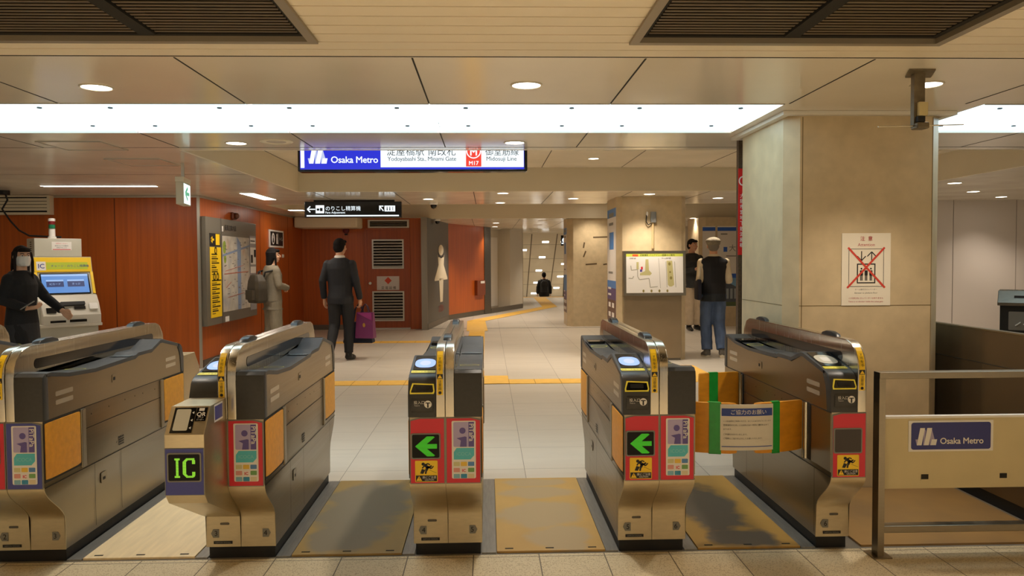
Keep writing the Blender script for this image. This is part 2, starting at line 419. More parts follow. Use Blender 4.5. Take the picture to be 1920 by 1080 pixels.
for i, (a, b) in enumerate(LV):
    t = thing('ceiling_louvre', ('large brown ceiling louvre above the gates marked 3 and 4', 'large brown ceiling louvre above the gate marked 5 and the column sign')[i], 'air vent', ((a+b)/2, 2.12, CZ), group='ceiling louvres')
    w = (b-a)/2; l0, l1 = LY[0]-2.12, LY[1]-2.12
    fr = MB(); fr.box(-w, w, l1-.035, l1, -.012, .03); fr.box(-w, w, l0, l0+.035, -.012, .03); fr.box(-w, -w+.035, l0+.035, l1-.035, -.012, .03); fr.box(w-.035, w, l0+.035, l1-.035, -.012, .03)
    fr.build('frame', M_LFR, t)
    inn = MB(); g = .04
    for x0, x1 in ((-w+.035, -w+.06), (w-.06, w-.035)): inn.box(x0, x1, l0+.035, l1-.035, .01, .06)
    inn.box(-w+.06, w-.06, l1-.06, l1-.035, .01, .06); inn.box(-.03, .03, l0+.035, l1-.06, .004, .06)
    inn.build('divider', M_DARKIN, t)
    for x0, x1 in ((-w+.065, -.035), (.035, w-.065)):
        mb = MB(); y = l1-.075
        while y > l0+.06:
            mb.box(x0, x1, y-.014, y, .012, .015)
            y -= .034
        mb.build('slat', M_LOUV, t)
    dm = MB(); dm.box(-w, w, l0, l1, .13, .15)
    for a_, b_, c_, d_ in ((-w, w, l0, l0+.03), (-w, w, l1-.03, l1), (-w, -w+.03, l0+.03, l1-.03), (w-.03, w, l0+.03, l1-.03)): dm.box(a_, b_, c_, d_, .0605, .13)
    dm.build('duct', M_DARKIN, t)
# luminous panels: glass panes with bright joints and four studs each
M_PANEL = glow('luminous glass', (.66, .90, 1.0, 1), PANEL_E)
M_PJOINT = glow('luminous joint', (1, 1, 1, 1), PANEL_E*1.3)
M_STUD = mat('dark stud', rgb(60, 62, 64), .6)
xs = [-.32+1.02*k for k in range(-7, 3)]
pan = [(xs[i], xs[i+1]) for i in range(len(xs)-1)]
pan[-1] = (pan[-1][0], 1.70)
pan.append((2.86, 3.76)); pan.append((3.76, 4.78))
nm = ['luminous ceiling panel %s from the stone column' % q for q in ('sixth', 'fifth', 'fourth', 'third', 'second')]
for i, (a, b) in enumerate(pan):
    if b < -3.5: continue
    n = len(xs)-1-i
    lab = {1: 'luminous ceiling panel touching the stone column cap', 2: 'second luminous ceiling panel counting from the stone column toward the wood walls', 3: 'third luminous ceiling panel counting from the stone column toward the wood walls', 4: 'fourth luminous ceiling panel counting from the stone column toward the wood walls', 5: 'fifth luminous ceiling panel counting from the stone column toward the wood walls', 6: 'sixth luminous ceiling panel counting from the stone column toward the wood walls', 0: 'luminous ceiling panel just past the column on the railing side', -1: 'second luminous ceiling panel past the column on the railing side'}.get(n)
    t = thing('luminous_panel', lab or 'luminous ceiling panel beyond the picture edge, %d before the seventh' % (n-7), 'ceiling light', ((a+b)/2, 4.87, CZ), group='luminous ceiling panels')
    w = (b-a)/2
    box('pane', M_PANEL, t, -w+.012, w-.012, -.481, .481, .012, .03)
    box('joint_strip', M_PJOINT, t, w-.0115, w-.0005, -.482, .482, .010, .03)
    fr = MB(); fr.box(-w+.001, w-.001, -.49, -.482, -.004, .05); fr.box(-w+.001, w-.001, .482, .49, -.004, .05); fr.build('edge_trim', M_ALU, t)
    for sx in (-1, 1):
        for y in (-.32, .28):
            MB().cyl(sx*(w-.2), y, .005, .014, .014, 16).build('stud', M_STUD, t)
struct(box('ceiling_light_box', mat('white light box', rgb(235, 235, 235), .6), None, -9, 10, 4.3, 5.45, CZ+.07, CZ+.09), 'white housing above the luminous panels')
# beams and soffits further in
sb = MB(); sb.box(-3.78, -2.55, 15.3, 15.98, 2.07, CZ-.001, bev=.03)
struct(sb.build('ceiling_soffit', M_CEILB), 'small cream soffit box above the far wood wall')
# deep passage and stairwell
struct(box('ceiling_passage', M_CEIL, None, -1, 8, 21.6, 30.2, 2.47, 2.53), 'raised cream ceiling before the stairs')
struct(box('trim_2', M_CEILB, None, -1, 8, 21.57, 21.6, CZ, 2.53), 'ceiling step before the stairs')
SLOPE = .62
def slope_z(y): return 2.47-SLOPE*(y-30.2)
M_SLOPE = mat('cream stair ceiling', rgb(232, 220, 196), .3, noise=.02, nscale=2)
s = MB(); s.prism([(30.2, 2.47), (40, slope_z(40)), (40, slope_z(40)+.1), (30.2, 2.57)], 'x', -1, 8); struct(s.build('ceiling_stair', M_SLOPE), 'cream ceiling sloping down over the stairs')
sj = MB()
for x in (.3, 1.75, 2.75, 4.2):
    sj.faces([(x-.02, 30.25, slope_z(30.25)-.004), (x+.02, 30.25, slope_z(30.25)-.004), (x+.02, 39, slope_z(39)-.004), (x-.02, 39, slope_z(39)-.004)], [(0, 1, 2, 3)])
for k in range(9):
    y = 30.9+k*.9
    sj.faces([(-1, y, slope_z(y)-.003), (8, y, slope_z(y)-.003), (8, y+.014, slope_z(y+.014)-.003), (-1, y+.014, slope_z(y+.014)-.003)], [(0, 1, 2, 3)])
struct(sj.build('ceiling_stair_joint', mat('brown joint', rgb(120, 106, 84), .7)), 'joints in the sloping stair ceiling')
st = MB()
for k in range(14):
    st.box(-1, 8, 29.6+.3*k, 29.9+.3*k, -.17*(k+1)-2, -.17*(k+1))
struct(st.build('floor_stairs', mat('grey stair', rgb(206, 198, 182), .5)), 'stairs going down at the far end')
# ------------------------------------------------ walls
def wall(name, m, p, q, z0, z1, t=.12, label=None, side=1):
    p = Vector((p[0], p[1], 0)); q = Vector((q[0], q[1], 0)); d = (q-p).normalized(); n = Vector((-d.y, d.x, 0))*t*side
    pts = [(v.x, v.y) for v in (p, q, q+n, p+n)]
    return struct(MB().prism(pts, 'z', z0, z1).build(name, m), label)
XB = -3.80
wall('wall_left_front', M_WOOD, (-8, 10.35), (XB, 10.35), 0, CZ, label='orange wood wall behind the fare machine')
wall('wall_left', M_WOOD, (XB, 10.47), (XB, 16.05), 0, CZ, label='orange wood wall carrying the area map')
wall('wall_back', M_WOOD, (XB, 16.05), (-1.25, 16.05), 0, CZ, label='orange wood wall with the louvred door')
tr = MB(); tr.box(XB-.02, XB+.012, 10.338, 10.37, 0, CZ-.002)
struct(tr.build('trim_3', M_ALU), 'aluminium corner trim of the wood wall')
tr = MB(); tr.box(-8, XB, 10.34, 10.35, CZ-.03, CZ-.002); tr.box(XB, XB+.01, 10.36, 16.0, CZ-.03, CZ-.002)
struct(tr.build('trim_4', M_ALU), 'aluminium strip along the top of the wood walls')
bs = MB(); bs.box(XB, XB+.015, 10.4, 16.03, 0, .1); bs.box(XB+.02, -2.42, 16.03, 16.05, 0, .1)
struct(bs.build('baseboard_left', M_STEELD), 'dull steel baseboard')
sm = MB(); [sm.box(x-.004, x+.004, 10.347, 10.352, .05, CZ-.04) for x in (-6.9, -4.89)]
[sm.box(XB-.002, XB+.003, y-.004, y+.004, .11, CZ-.04) for y in (13.1, 14.9)]
struct(sm.build('trim_5', mat('brown groove', rgb(70, 32, 12), .7)), 'grooves between the wood panels')
pb = [at(*q, Z=0) for q in ((800, 617), (812, 606), (842, 600), (909, 589), (921, 587.5), (980, 577.5))]
wall('wall_passage_end', mat('steel corner cladding', rgb(150, 142, 130), .35, .9), (pb[0].x-.08, 15.75), (pb[0].x+.04, 15.75), 0, CZ, .3, 'steel clad wall end beside the far door')
M_TOIL = mat('dark grey wall panel', rgb(92, 90, 86), .5)
wall('wall_toilet', M_TOIL, (pb[0].x+.04, 15.8), (pb[2].x, pb[2].y), 0, CZ, .12, 'dark grey wall carrying the lady pictogram')
wall('wall_passage', M_WOOD, (pb[2].x, pb[2].y), (pb[3].x, pb[3].y), 0, CZ, .12, 'orange wood wall of the passage')
wall('wall_passage_post', M_STEELD, (pb[3].x, pb[3].y-.03), (pb[4].x, pb[4].y-.03), 0, CZ, .3, 'dull steel post of the passage wall')
wall('baseboard_passage', M_STEELD, (pb[2].x, pb[2].y-.012), (pb[3].x, pb[3].y-.012), 0, .12, .02, 'steel baseboard of the passage')
wall('baseboard_toilet', M_STEELD, (pb[0].x+.05, 15.78), (pb[2].x, pb[2].y-.015), 0, .12, .02, 'steel baseboard below the pictogram')
M_OFFW = mat('off white wall', rgb(214, 206, 190), .5, noise=.02, nscale=2)
p4, p5 = pb[4], pb[5]
pm = p4.lerp(p5, .62); nrm = Vector((-(p5-p4).y, (p5-p4).x, 0)).normalized()*.35
wall('wall_recess', M_OFFW, (p4+nrm)[:2], (pm+nrm)[:2], 0, CZ, .1, 'off white recess with a service door')
wall('wall_recess_side', M_OFFW, (pm+nrm)[:2], pm[:2], 0, CZ, -.1, 'side of the white recess')
wall('wall_white', M_OFFW, pm[:2], p5[:2], 0, CZ+.2, .3, 'off white wall end at the passage')
wall('wall_stair', M_OFFW, (p5.x+.02, p5.y+.05), (1.15, 34), -3, 2.5, .15, 'off white wall beside the stairs')
wall('baseboard_white', M_STEELD, (p4-nrm*.02)[:2], (p5-nrm*.02)[:2], 0, .13, .02, 'steel skirting below the white wall')
sd = thing('service_door', 'off white steel service door in the passage recess', 'door', (p4+nrm).lerp(pm+nrm, .55), math.atan2((p5-p4).y, (p5-p4).x))
sd['kind'] = 'structure'
box('leaf', M_WHITE, sd, -.42, .42, -.03, -.002, .13, 2.05); box('handle', M_STEEL, sd, -.30, -.22, -.075, -.03, 1.0, 1.06)
box('notice_sheet', M_WHITE, sd, -.62, -.47, -.012, -.002, 1.4, 1.75)
wall('wall_far_side', M_OFFW, (3.6, 29.5), (3.6, 36), -4, 2.5, .2, 'wall on the far side of the stairs', -1)
wall('wall_far_right', M_OFFW, (4.2, 20.5), (9, 20.5), 0, CZ, .2, 'off white wall behind the advertising column')
M_WHWALL = mat('white wall panel', rgb(222, 212, 204), .45)
wall('wall_right', M_WHWALL, (6.2, 11.6), (10, 11.6), 0, CZ+.3, .2, 'white panelled wall behind the side counter')
wall('wall_right_return', M_WHWALL, (6.2, 11.6), (6.2, 20.5), 0, CZ, .2, 'return of the white wall')
sm = MB(); [sm.box(x-.003, x+.003, 11.594, 11.602, .05, CZ) for x in (at(1787, 450, Y=11.6).x, at(1905, 450, Y=11.6).x)]
struct(sm.build('trim_6', mat('grey groove', rgb(150, 140, 130), .7)), 'grooves in the white wall')
wall('wall_outer_left', M_CEILB, (-9, -4), (-9, 10.4), 0, 2.6, .1, 'far cream side wall of the concourse')
wall('wall_outer_right', M_CEILB, (10, 21), (10, -4), 0, 2.6, .1, 'far cream side wall')
# ------------------------------------------------ stone columns
def column(name, x0, x1, y0, y1, z1, ch, lab, m=M_STONE, seam=None):
    pts = [(x0+ch, y0), (x1-ch, y0), (x1, y0+ch), (x1, y1-ch), (x1-ch, y1), (x0+ch, y1), (x0, y1-ch), (x0, y0+ch)]
    o = struct(MB().prism(pts, 'z', 0, z1).build(name, m), lab)
    return o
C1 = (1.81, 2.775, 4.62, 5.52)
column('column', *C1, CZ-.001, .075, 'big beige stone column beside the gate marked 6')
g = MB(); x0, x1, y0, y1 = C1
g.box(x0+.088, x0+.092, y0-.0015, y0+.01, 0, 2.26); g.box(x1-.080, x1-.077, y0-.0015, y0+.01, 0, 2.26)
g.box(x0+.075, x1-.075, y0-.0015, y0+.01, 1.123, 1.126); g.box(x0-.0015, x0+.01, y0+.075, y1-.075, 1.123, 1.126)
struct(g.build('trim_7', mat('stone joint', rgb(110, 90, 54), .8)), 'fine joints of the stone column')
cp = MB(); q = .045
for a, b, c, d in ((x0-q, x1+q, y0-q, y0), (x0-q, x1+q, y1, y1+q), (x0-q, x0, y0, y1), (x1, x1+q, y0, y1)): cp.box(a, b, c, d, CZ-.024, CZ-.001)
struct(cp.build('trim_8', mat('white cap', rgb(226, 220, 208), .4)), 'white cap trim around the column top')
column('column_mid', 1.815, 2.79, 10.76, 11.72, CZ-.001, .07, 'stone column carrying the route map')
c3 = column('column_far', 1.70, 2.75, 16.35, 17.3, CZ-.001, .12, 'worn stone column with posters near the stairs')
column('column_side', 4.46, 6.2, 16.1, 17.2, CZ-.001, .12, 'column wrapped in a white and blue advertisement')
# ================================================================ TICKET GATES
GY = 4.30                       # middle of the gates' length
ENTRY = [(-.80, .70), (-.80, .80), (-.775, .860), (-.760, .874), (-.735, .883), (-.71, .888), (-.48, .938), (-.45, .938), (-.33, .892), (-.15, .897), (-.12, .881), (.33, .872), (.58, .886), (.73, .912), (.775, .910), (.795, .895), (.80, .87), (.80, .70)]
def rot(pi): return Matrix.Rotation(PI if pi else 0, 4, 'Z')
RAIL = [(-.80, .70), (-.80, .895)] + [(-.67-.13*math.cos(math.radians(a)), .895+.13*math.sin(math.radians(a))) for a in range(10, 91, 10)]
RAIL = RAIL + [(-y, z) for y, z in reversed(RAIL)]
def scurve():
    a = [(-.80, .70), (-.80, .40)]
    for k in range(1, 13):
        t = k/12; s = t*t*(3-2*t)
        a.append((-.80+.165*s, .40-.20*t))
    return a + [(-.635, .06)]
BODY = scurve(); BODY = BODY + [(-y, z) for y, z in reversed(BODY)]
PITAPA = 'PiTaPa'
def card_sticker(root, fr, x0, y0, x1, y1):
    """white sticker: lilac PiTaPa card, teal ICOCA card and nine small cards"""
    w, h = x1-x0, y1-y0
    o = decal('card_sticker', M_WHITE, root, fr, [('r', x0, y0, x1, y1, .006)], lift=.0012, thick=.0006)
    X = lambda u: x0+u*w
    Y = lambda v: y0+v*h
    decal('card_print', M_LPUR, o, fr, [('r', X(.07), Y(.55), X(.93), Y(.98), .006)], lift=.0024)
    decal('figure_print', M_DPUR, o, fr, [('e', X(.45), Y(.83), w*.13, w*.13), ('p', [(X(.20), Y(.70)), (X(.55), Y(.73)), (X(.62), Y(.72)), (X(.62), Y(.55)), (X(.34), Y(.55)), (X(.38), Y(.66))]), ('r', X(.70), Y(.55), X(.93), Y(.98))], lift=.0028)
    decal('lettering', M_WHITE, o, fr, [('t', 'PiTaPa', X(.73), Y(.955), w*.28, 'LEFT', .01, -PI/2, 1.0)], lift=.0032)
    decal('teal_card', M_TEAL, o, fr, [('p', [(X(.08), Y(.33)), (X(.78), Y(.33)), (X(.93), Y(.40)), (X(.93), Y(.53)), (X(.20), Y(.53)), (X(.08), Y(.46))])], lift=.0024)
    decal('lettering', mat('pale teal', rgb(130, 205, 210), .4), o, fr, [('t', 'ICOCA', X(.5), Y(.40), w*.2, 'CENTER', .01)], lift=.0032)
    cols = [rgb(206, 200, 150), rgb(228, 190, 70), rgb(80, 130, 190), rgb(216, 150, 140), rgb(235, 225, 220), rgb(110, 160, 90), rgb(130, 180, 200), rgb(50, 140, 180), rgb(220, 205, 170)]
    for i in range(3):
        for j in range(3):
            k = i*3+j; a = X(.07+j*.30); b = Y(.245-i*.105)
            decal('small_card', mat('card tone %d' % k, cols[k], .4), o, fr, [('r', a, b-h*.03, a+w*.26, b+h*.045, .003)], lift=.0024)
    decal('small_print', M_RED, o, fr, [('t', 'IC', X(.5), Y(.115), w*.17, 'CENTER', .04)], lift=.003)
def caution_sticker(root, fr, x0, y0, x1, y1):
    w, h = x1-x0, y1-y0
    o = decal('caution_sticker', M_YEL, root, fr, [('r', x0, y0, x1, y1, .004)], lift=.0012, thick=.0006)
    X = lambda u: x0+u*w
    Y = lambda v: y0+v*h
    L = lambda a, b, c, d, q: ('l', X(a), Y(b), X(c), Y(d), q*w)
    decal('figure_print', M_INK, o, fr, [('e', X(.36), Y(.84), w*.075, w*.07), L(.42, .80, .60, .66, .13), L(.56, .70, .50, .55, .12), L(.5, .56, .46, .38, .075), L(.58, .66, .74, .76, .07), L(.58, .72, .72, .62, .07), L(.72, .62, .82, .74, .05), L(.44, .80, .58, .86, .06), L(.58, .86, .66, .80, .05), L(.40, .76, .32, .64, .06),
        ('p', [(X(.22), Y(.40)), (X(.36), Y(.38)), (X(.46), Y(.56)), (X(.30), Y(.62))]), L(.64, .56, .95, .42, .012), ('r', X(.03), Y(.03), X(.97), Y(.31))], lift=.0024)
    decal('warning_triangle', M_YEL, o, fr, [('p', [(X(.05), Y(.06)), (X(.31), Y(.06)), (X(.18), Y(.29))])], lift=.003)
    decal('lettering', M_WHITE, o, fr, [('t', '扉にご注意', X(.63), Y(.17), w*.125, 'CENTER', .006), ('t', 'CAUTION', X(.63), Y(.07), w*.09, 'CENTER', .01)], lift=.003)
    decal('mark', M_INK, o, fr, [('l', X(.18), Y(.13), X(.18), Y(.23), w*.02)], lift=.0034)
def arrow_led(root, fr, x0, y0, x1, y1, kind):
    w, h = x1-x0, y1-y0
    o = plank('display_frame', M_GREY, root, fr, x0-.006, y0-.006, x1+.006, y1+.006, .003, 0, .008)
    plank('display', M_LEDOFF if kind == 'off' else M_DISP, o, fr, x0, y0, x1, y1, .0012, .0031, .006)
    X = lambda u: x0+u*w
    Y = lambda v: y0+v*h
    if kind == 'arrow':
        sh = []; n = 34                                     # rows of lit diodes
        for i in range(n):
            v = .07+.86*i/n; vv = v+.86/n*.72; d = abs((v+vv)/2-.5)
            a = .11+d*1.02
            if d < .095: sh.append(('r', X(a), Y(v), X(.92), Y(vv)))
            else: sh.append(('r', X(a), Y(v), X(min(.92, a+.33-(.06 if d > .4 else 0))), Y(vv)))
        decal('lit_arrow', M_LED, o, fr, sh, lift=.0048)
    if kind == 'IC':
        sh = []; n = 30
        for i in range(n):
            v = .12+.74*i/n; vv = v+.74/n*.72; t = (i+.5)/n
            sh.append(('r', X(.20), Y(v), X(.37), Y(vv)) if t < .1 or t > .9 else ('r', X(.245), Y(v), X(.325), Y(vv)))
            d = abs(t-.5)*2
            a = .46+.12*max(0, d-.62)/.38
            if d > .82: sh.append(('r', X(a), Y(v), X(.84 if t > .5 or d < .93 else .80), Y(vv)))
            else:
                sh.append(('r', X(a), Y(v), X(a+.11), Y(vv)))
                if .38 < d: sh.append(('r', X(.76), Y(v), X(.86), Y(vv)))
        decal('lit_letters', mat('yellow green led', rgb(90, 160, 20), .4, emit=(.30, .75, .04, 1), es=.72), o, fr, sh, lift=.0048)
M_RING = glow('reader light', (.33, .47, 1.0, 1), .95)
M_RINGIN = glow('reader light core', (.50, .55, 1.0, 1), .95)
M_FOOT = mat('lit champagne steel', rgb(206, 192, 162), .4, 1.0, noise=.06, nscale=24, stretch=(1, 1, 4), rvar=.05)  # champagne steel; lit floor reflected in the fronts is put into the colour
def half(root, flip, full_w, reader_on, stow_front, stow_back, slot=True):
    """one lane's side of a gate. Its own front is at -y; flip turns it to face the far side"""
    T = rot(flip)
    xo, xi = -.165, -.041
    nx = lambda m_: T @ m_
    # stainless side cover with the shaped top edge
    top = [(y, z-.012) for y, z in ENTRY[1:-1]]
    pts = [(-.775, .70), (-.775, .845)] + [(y, z) for y, z in top if -.77 < y < .77] + [(.775, .885), (.775, .70)]
    MB(T).prism(pts, 'x', xo, xi).build('side_cover', M_STEEL, root)
    pr = ENTRY[4:-3]
    strip = [(y, z+.003) for y, z in pr] + [(y, z-.016) for y, z in reversed(pr)]
    MB(T).prism(strip, 'x', xo-.003, xi, bev=.003, seg=1).build('top_cover', M_DARKTOP, root, True)
    nose = [(-.803, .70), (-.803, .80), (-.779, .861), (-.763, .876), (-.737, .885), (-.71, .890), (-.71, .862), (-.735, .84), (-.752, .80), (-.755, .70)]
    MB(T).prism(nose, 'x', xo-.003, xi, bev=.004, seg=2).build('nose_moulding', M_DARK, root, True)
    cap = [(.755, .70), (.755, .905), (.78, .912), (.797, .899), (.803, .872), (.803, .70)]
    MB(T).prism(cap, 'x', xo-.003, xi, bev=.004, seg=2).build('end_cap', M_DARK, root, True)
    # lip below the ticket slot
    lip = [(-.803, .722), (-.812, .735), (-.812, .772), (-.803, .788)]
    MB(T).prism(lip, 'x', xo+.012, xi-.012, bev=.004).build('lip', M_DARK, root, True)
    # reader on the slope
    sv = Vector((0, .23, .05)).normalized()
    fr = T @ frame((-.103, -.71, .8895), (1, 0, 0), sv)
    q = plank('card_reader', M_GLOSSBLK, root, fr, -.052, .03, .054, .225, .002, .003, .008)
    sh = [('p', [(.049*math.copysign(abs(math.cos(a))**.75, math.cos(a)), .118+.062*math.copysign(abs(math.sin(a))**.75, math.sin(a))) for a in [2*PI*k/32 for k in range(32)]])]
    decal('reader_ring', M_RING if reader_on else mat('unlit reader', rgb(206, 200, 184), .35), q, fr, sh, lift=.0056)
    if reader_on: decal('reader_core', M_RINGIN, q, fr, [('e', 0, .118, .026, .034)], lift=.0062)
    else: decal('reader_mark', M_WHITE, q, fr, [('r', -.022, .09, .022, .146, .008)], lift=.0062)
    st = plank('instruction_label', mat('lemon label', rgb(240, 228, 70), .4), root, fr, -.058, -.008, .054, .022, .001, .003, .004)
    decal('lettering', mat('olive ink', rgb(150, 140, 30), .5), st, fr, [('t', 'ICカードをタッチ', 0, .001, .014, 'CENTER')], lift=.0046)
    # ticket slot on the nose
    sv = Vector((0, .0245, .0605)).normalized()
    fr = T @ frame((-.103, -.803, .80), (1, 0, 0), sv)
    if not slot: sv = None
    def trap(g, t=0): return [('p', [(-.056+g, .006+g), (.052-g, .006+g), (.056-g, .018), (.052-g, .052-g), (-.046+g, .056-g), (-.056+g, .02)])]
    if slot:
     q = decal('slot_frame', M_YELR, root, fr, trap(0), lift=.0015, thick=.003)
     decal('slot_mouth', M_GLOSSBLK, q, fr, trap(.006), lift=.0047)
     decal('slot_roller', M_BLACK, q, fr, [('r', -.03, .022, .03, .04)], lift=.0052, thick=.003)
    fr = T @ frame((-.103, -.8032, .757), (1, 0, 0), (0, 0, 1))
    if slot: decal('ticket_mark', M_WHITE, root, T @ frame((-.103, -.8128, .757), (1, 0, 0), (0, 0, 1)), [('t', '投入口', -.038, .006, .017, 'LEFT', .006), ('t', 'Ticket In', -.036, -.004, .007), ('o', .026, .004, .017, .017, .0155), ], lift=.0004)
    if slot: decal('ticket_symbol', M_INK, root, T @ frame((-.103, -.8132, .757), (1, 0, 0), (0, 0, 1)), [('r', .015, .008, .037, .0125), ('r', .0225, -.011, .0295, .008)], lift=.0006)
    # things near the far end of this half (the travellers of the other direction never use them)
    fr = T @ frame((-.103, .40, .8785), (-1, 0, 0), (0, -1, -.056))
    decal('ticket_ring', M_YELR, root, fr, [('o', 0, 0, .05, .036, .004)], lift=.0035)
    decal('ticket_text', M_GREY, root, fr, [('r', -.035, .055, .035, .059), ('r', -.03, .064, -.01, .067)], lift=.0035)
    decal('return_tray', mat('clear tray', rgb(150, 158, 160), .1, .6), root, T @ frame((-.103, -.12, .8835), (1, 0, 0), (0, 1, -.001)), [('r', -.055, .005, .055, .07)], lift=.0035)
    if not flip: MB(T).box(-.155, -.052, .50, .72, .888, .9).build('end_display', M_GLOSSBLK, root)
    # side details
    side = T @ frame((xo, 0, 0), (0, -1, 0), (0, 0, 1))
    bars = []
    for yy in (-.60, .62): bars += [('r', -yy-.075, .795, -yy+.075, .817, .006), ('r', -yy-.075, .755, -yy+.075, .777, .006)]
    for br in bars: decal('reflector', mat('pale reflector', rgb(190, 182, 165), .3, .6), root, side, [br], lift=.0008)
    q = plank('latch', M_STEEL, root, side, -.13-.03, .775, -.13+.025, .815, .002, .0005, .003)
    decal('latch_hole', M_BLACK, q, side, [('r', -.13-.022, .785, -.13+.002, .802)], lift=.003)
    q = plank('latch', M_STEEL, root, side, -.27-.03, .275, -.27+.03, .33, .002, .0005, .006)
    decal('latch_hole', M_BLACK, q, side, [('r', -.27-.015, .29, -.27+.012, .305)], lift=.003)
    decal('vent', M_SEAM, root, side, [('r', -.10+.012*j, .425+.013*k, -.10+.012*j+.009, .434+.013*k) for j in range(5) for k in range(4)] + [('l', -.13, .445, -.12, .455, .004)], lift=.0008)
    seams = [('r', -.44, .588, .44, .5915), ('r', -.80, .396, .80, .3995), ('r', -.80, .697, .80, .7005)]
    seams += [('r', a, .08, a+.003, .396) for a in (-.36, -.08, .62)] + [('r', a, .40, a+.003, .697) for a in (-.442, .44)]
    seams += [('e', a, .66-.02*abs(a), .004, .004) for a in (-.38, -.2, -.02, .1, .2, .36)]
    decal('panel_seam', M_SEAM, root, side, seams, lift=.0006)
    # flap pockets at both ends
    for sgn, stowed in ((-1, stow_front), (1, stow_back)):
        y0, y1 = (-.797, -.485) if sgn < 0 else (.485, .797)
        MB(T).box(xo-.001, xo+.02, y0, y1, .42, .695).build('flap_pocket', M_SEAM if stowed else M_STEEL, root)
        if not stowed:
            yb_ = y1-.018 if sgn < 0 else y0+.018
            MB(T).cyl(xo-.006, yb_-.03, .42, .70, .013, 12).build('hinge_bar', M_STEELV, root, True)
            MB(T).box(xo-.003, xo+.01, yb_-.075, yb_-.045, .42, .695).build('hinge_slot', M_BLACK, root)
        yh = -.465*-sgn
        MB(T).box(xo-.006, xo+.02, min(.44*sgn, .482*sgn), max(.44*sgn, .482*sgn), .405, .693, bev=.004).build('hinge_post', M_STEEL, root)
        if stowed:
            pl = []
            n = 8
            ys = [y0+.006+(y1-y0-.012)*k/n for k in range(n+1)]
            out = [(xo-.001-.005*math.sin(PI*min(1, .15+.7*k/n)), y) for k, y in enumerate(ys)]
            inn = [(x+.016, y) for x, y in reversed(out)]
            MB(T).prism(out+inn, 'z', .432, .688, bev=.007).build('flap', M_FLAP, root, True)
def gate(label, X, nums, plates, led='arrow', right=True, front='std', back_box=False, readers=(True, True), stow=((True, True), (True, True)), group='ticket gates'):
    root = thing('ticket_gate', label, 'ticket gate', (X, GY, 0), 0, group)
    xr = .163 if right else 0.0
    MB().prism(BODY, 'x', -.163, xr, bev=.004).build('lower_body', M_STEEL, root, True, .5)
    MB().box(-.155, xr-.008, -.62, .62, 0, .06).build('plinth', M_BLACK, root)
    sc_ = [p for p in scurve()[1:]]
    skin_ = [(y-.0025, z) for y, z in sc_]+[(y+.002, z) for y, z in reversed(sc_)]
    for a_, b_ in ((-.1632, -.0012), (.0012, .1632)) if right else ((-.1632, -.001),):
        MB().prism(skin_, 'x', a_, b_).build('foot_cover', M_FOOT, root, True, .5)
    half(root, False, True, readers[0], *stow[0], slot=front != 'qr')
    if right: half(root, True, True, readers[1], *stow[1])
    # the central rail: two steel hoops with a dark seam between, sensor windows, lamps on top
    MB().prism(RAIL, 'x', -.041, -.0015, bev=.004).build('rail', M_STEELV, root, True, .5)
    if right: MB().prism(RAIL, 'x', .0015, .041, bev=.004).build('rail', M_STEELV, root, True, .5)
    MB().prism([(y*.99, z-.006) for y, z in RAIL], 'x', -.03, .03 if right else 0).build('rail_core', M_BLACK, root)
    for sx in ((-1, 1) if right else (-1,)):
        fr = frame((sx*.041, 0, 0), (0, sx, 0), (0, 0, 1))
        decal('sensor_window', M_GLOSSBLK, root, fr, [('r', -.64, .915, .64, .962, .023)], lift=.0008, thick=.0008)
    for y in (-.47, .50):
        pts = [(y-.09, 1.02), (y-.075, 1.037), (y-.03, 1.047), (y+.03, 1.047), (y+.075, 1.037), (y+.09, 1.02)]
        MB().prism(pts, 'x', -.02 if right else -.035, .02 if right else -.008, bev=.005).build('indicator_lamp', mat('smoked lamp', rgb(46, 46, 46), .3, spec=.3), root, True)
    # yellow warning label bent over the left hoop
    mb = MB(); prof = [(-.80, .80)] + [p for p in RAIL[1:7]]
    for (ya, za), (yb, zb) in zip(prof, prof[1:]):
        mb.faces([(-.036, ya-.0012, za+.0006), (-.009, ya-.0012, za+.0006), (-.009, yb-.0012, zb+.0006), (-.036, yb-.0012, zb+.0006)], [(0, 1, 2, 3)])
    q = mb.build('warning_label', M_YEL, root)
    f = FRONT(-.0225, -.8012, 0)
    decal('warning_print', M_INK, q, f, [('r', -.0135, .874, .0135, .896), ('t', '注', 0, .856, .016, 'CENTER'), ('t', '意', 0, .84, .016, 'CENTER'), ('t', '扉', 0, .824, .016, 'CENTER'), ('e', 0, .811, .007, .007)], lift=.001)
    decal('warning_triangle', M_YEL, q, f, [('p', [(-.011, .877), (.011, .877), (0, .893)])], lift=.0018)
    f2 = frame((-.0225, -.67-.13*math.cos(.38)-.001, .895+.13*math.sin(.38)+.001), (1, 0, 0), (0, math.sin(.38), math.cos(.38)))
    decal('warning_print', M_INK, q, f2, [('t', '手', 0, -.036, .016, 'CENTER'), ('t', 'を', 0, -.018, .016, 'CENTER'), ('t', '出', 0, 0, .016, 'CENTER'), ('t', 'す', 0, .016, .014, 'CENTER')], lift=.003)
    # front plates
    cm = {'red': M_RED, 'blue': M_BLUE}
    F = FRONT(0, -.801, 0)
    def plate(x0, x1, out, colr):
        pts = lambda g: [(x0+g, .395+g), (x1-g, .395+g), (x1-g, (.688 if out > 0 else .698)-g), ((x1-.045) if out > 0 else x1-g, .698-g), ((x0+.045) if out < 0 else x0+g, .698-g), (x0+g, (.688 if out < 0 else .698)-g)]
        o = decal('front_plate', M_GREY, root, F, [('p', pts(0))], lift=0, thick=.003)
        decal('plate_face', cm[colr], o, F, [('p', pts(.004))], lift=.0036, thick=.0008)
        return o
    f = FRONT(0, -.8056, 0)
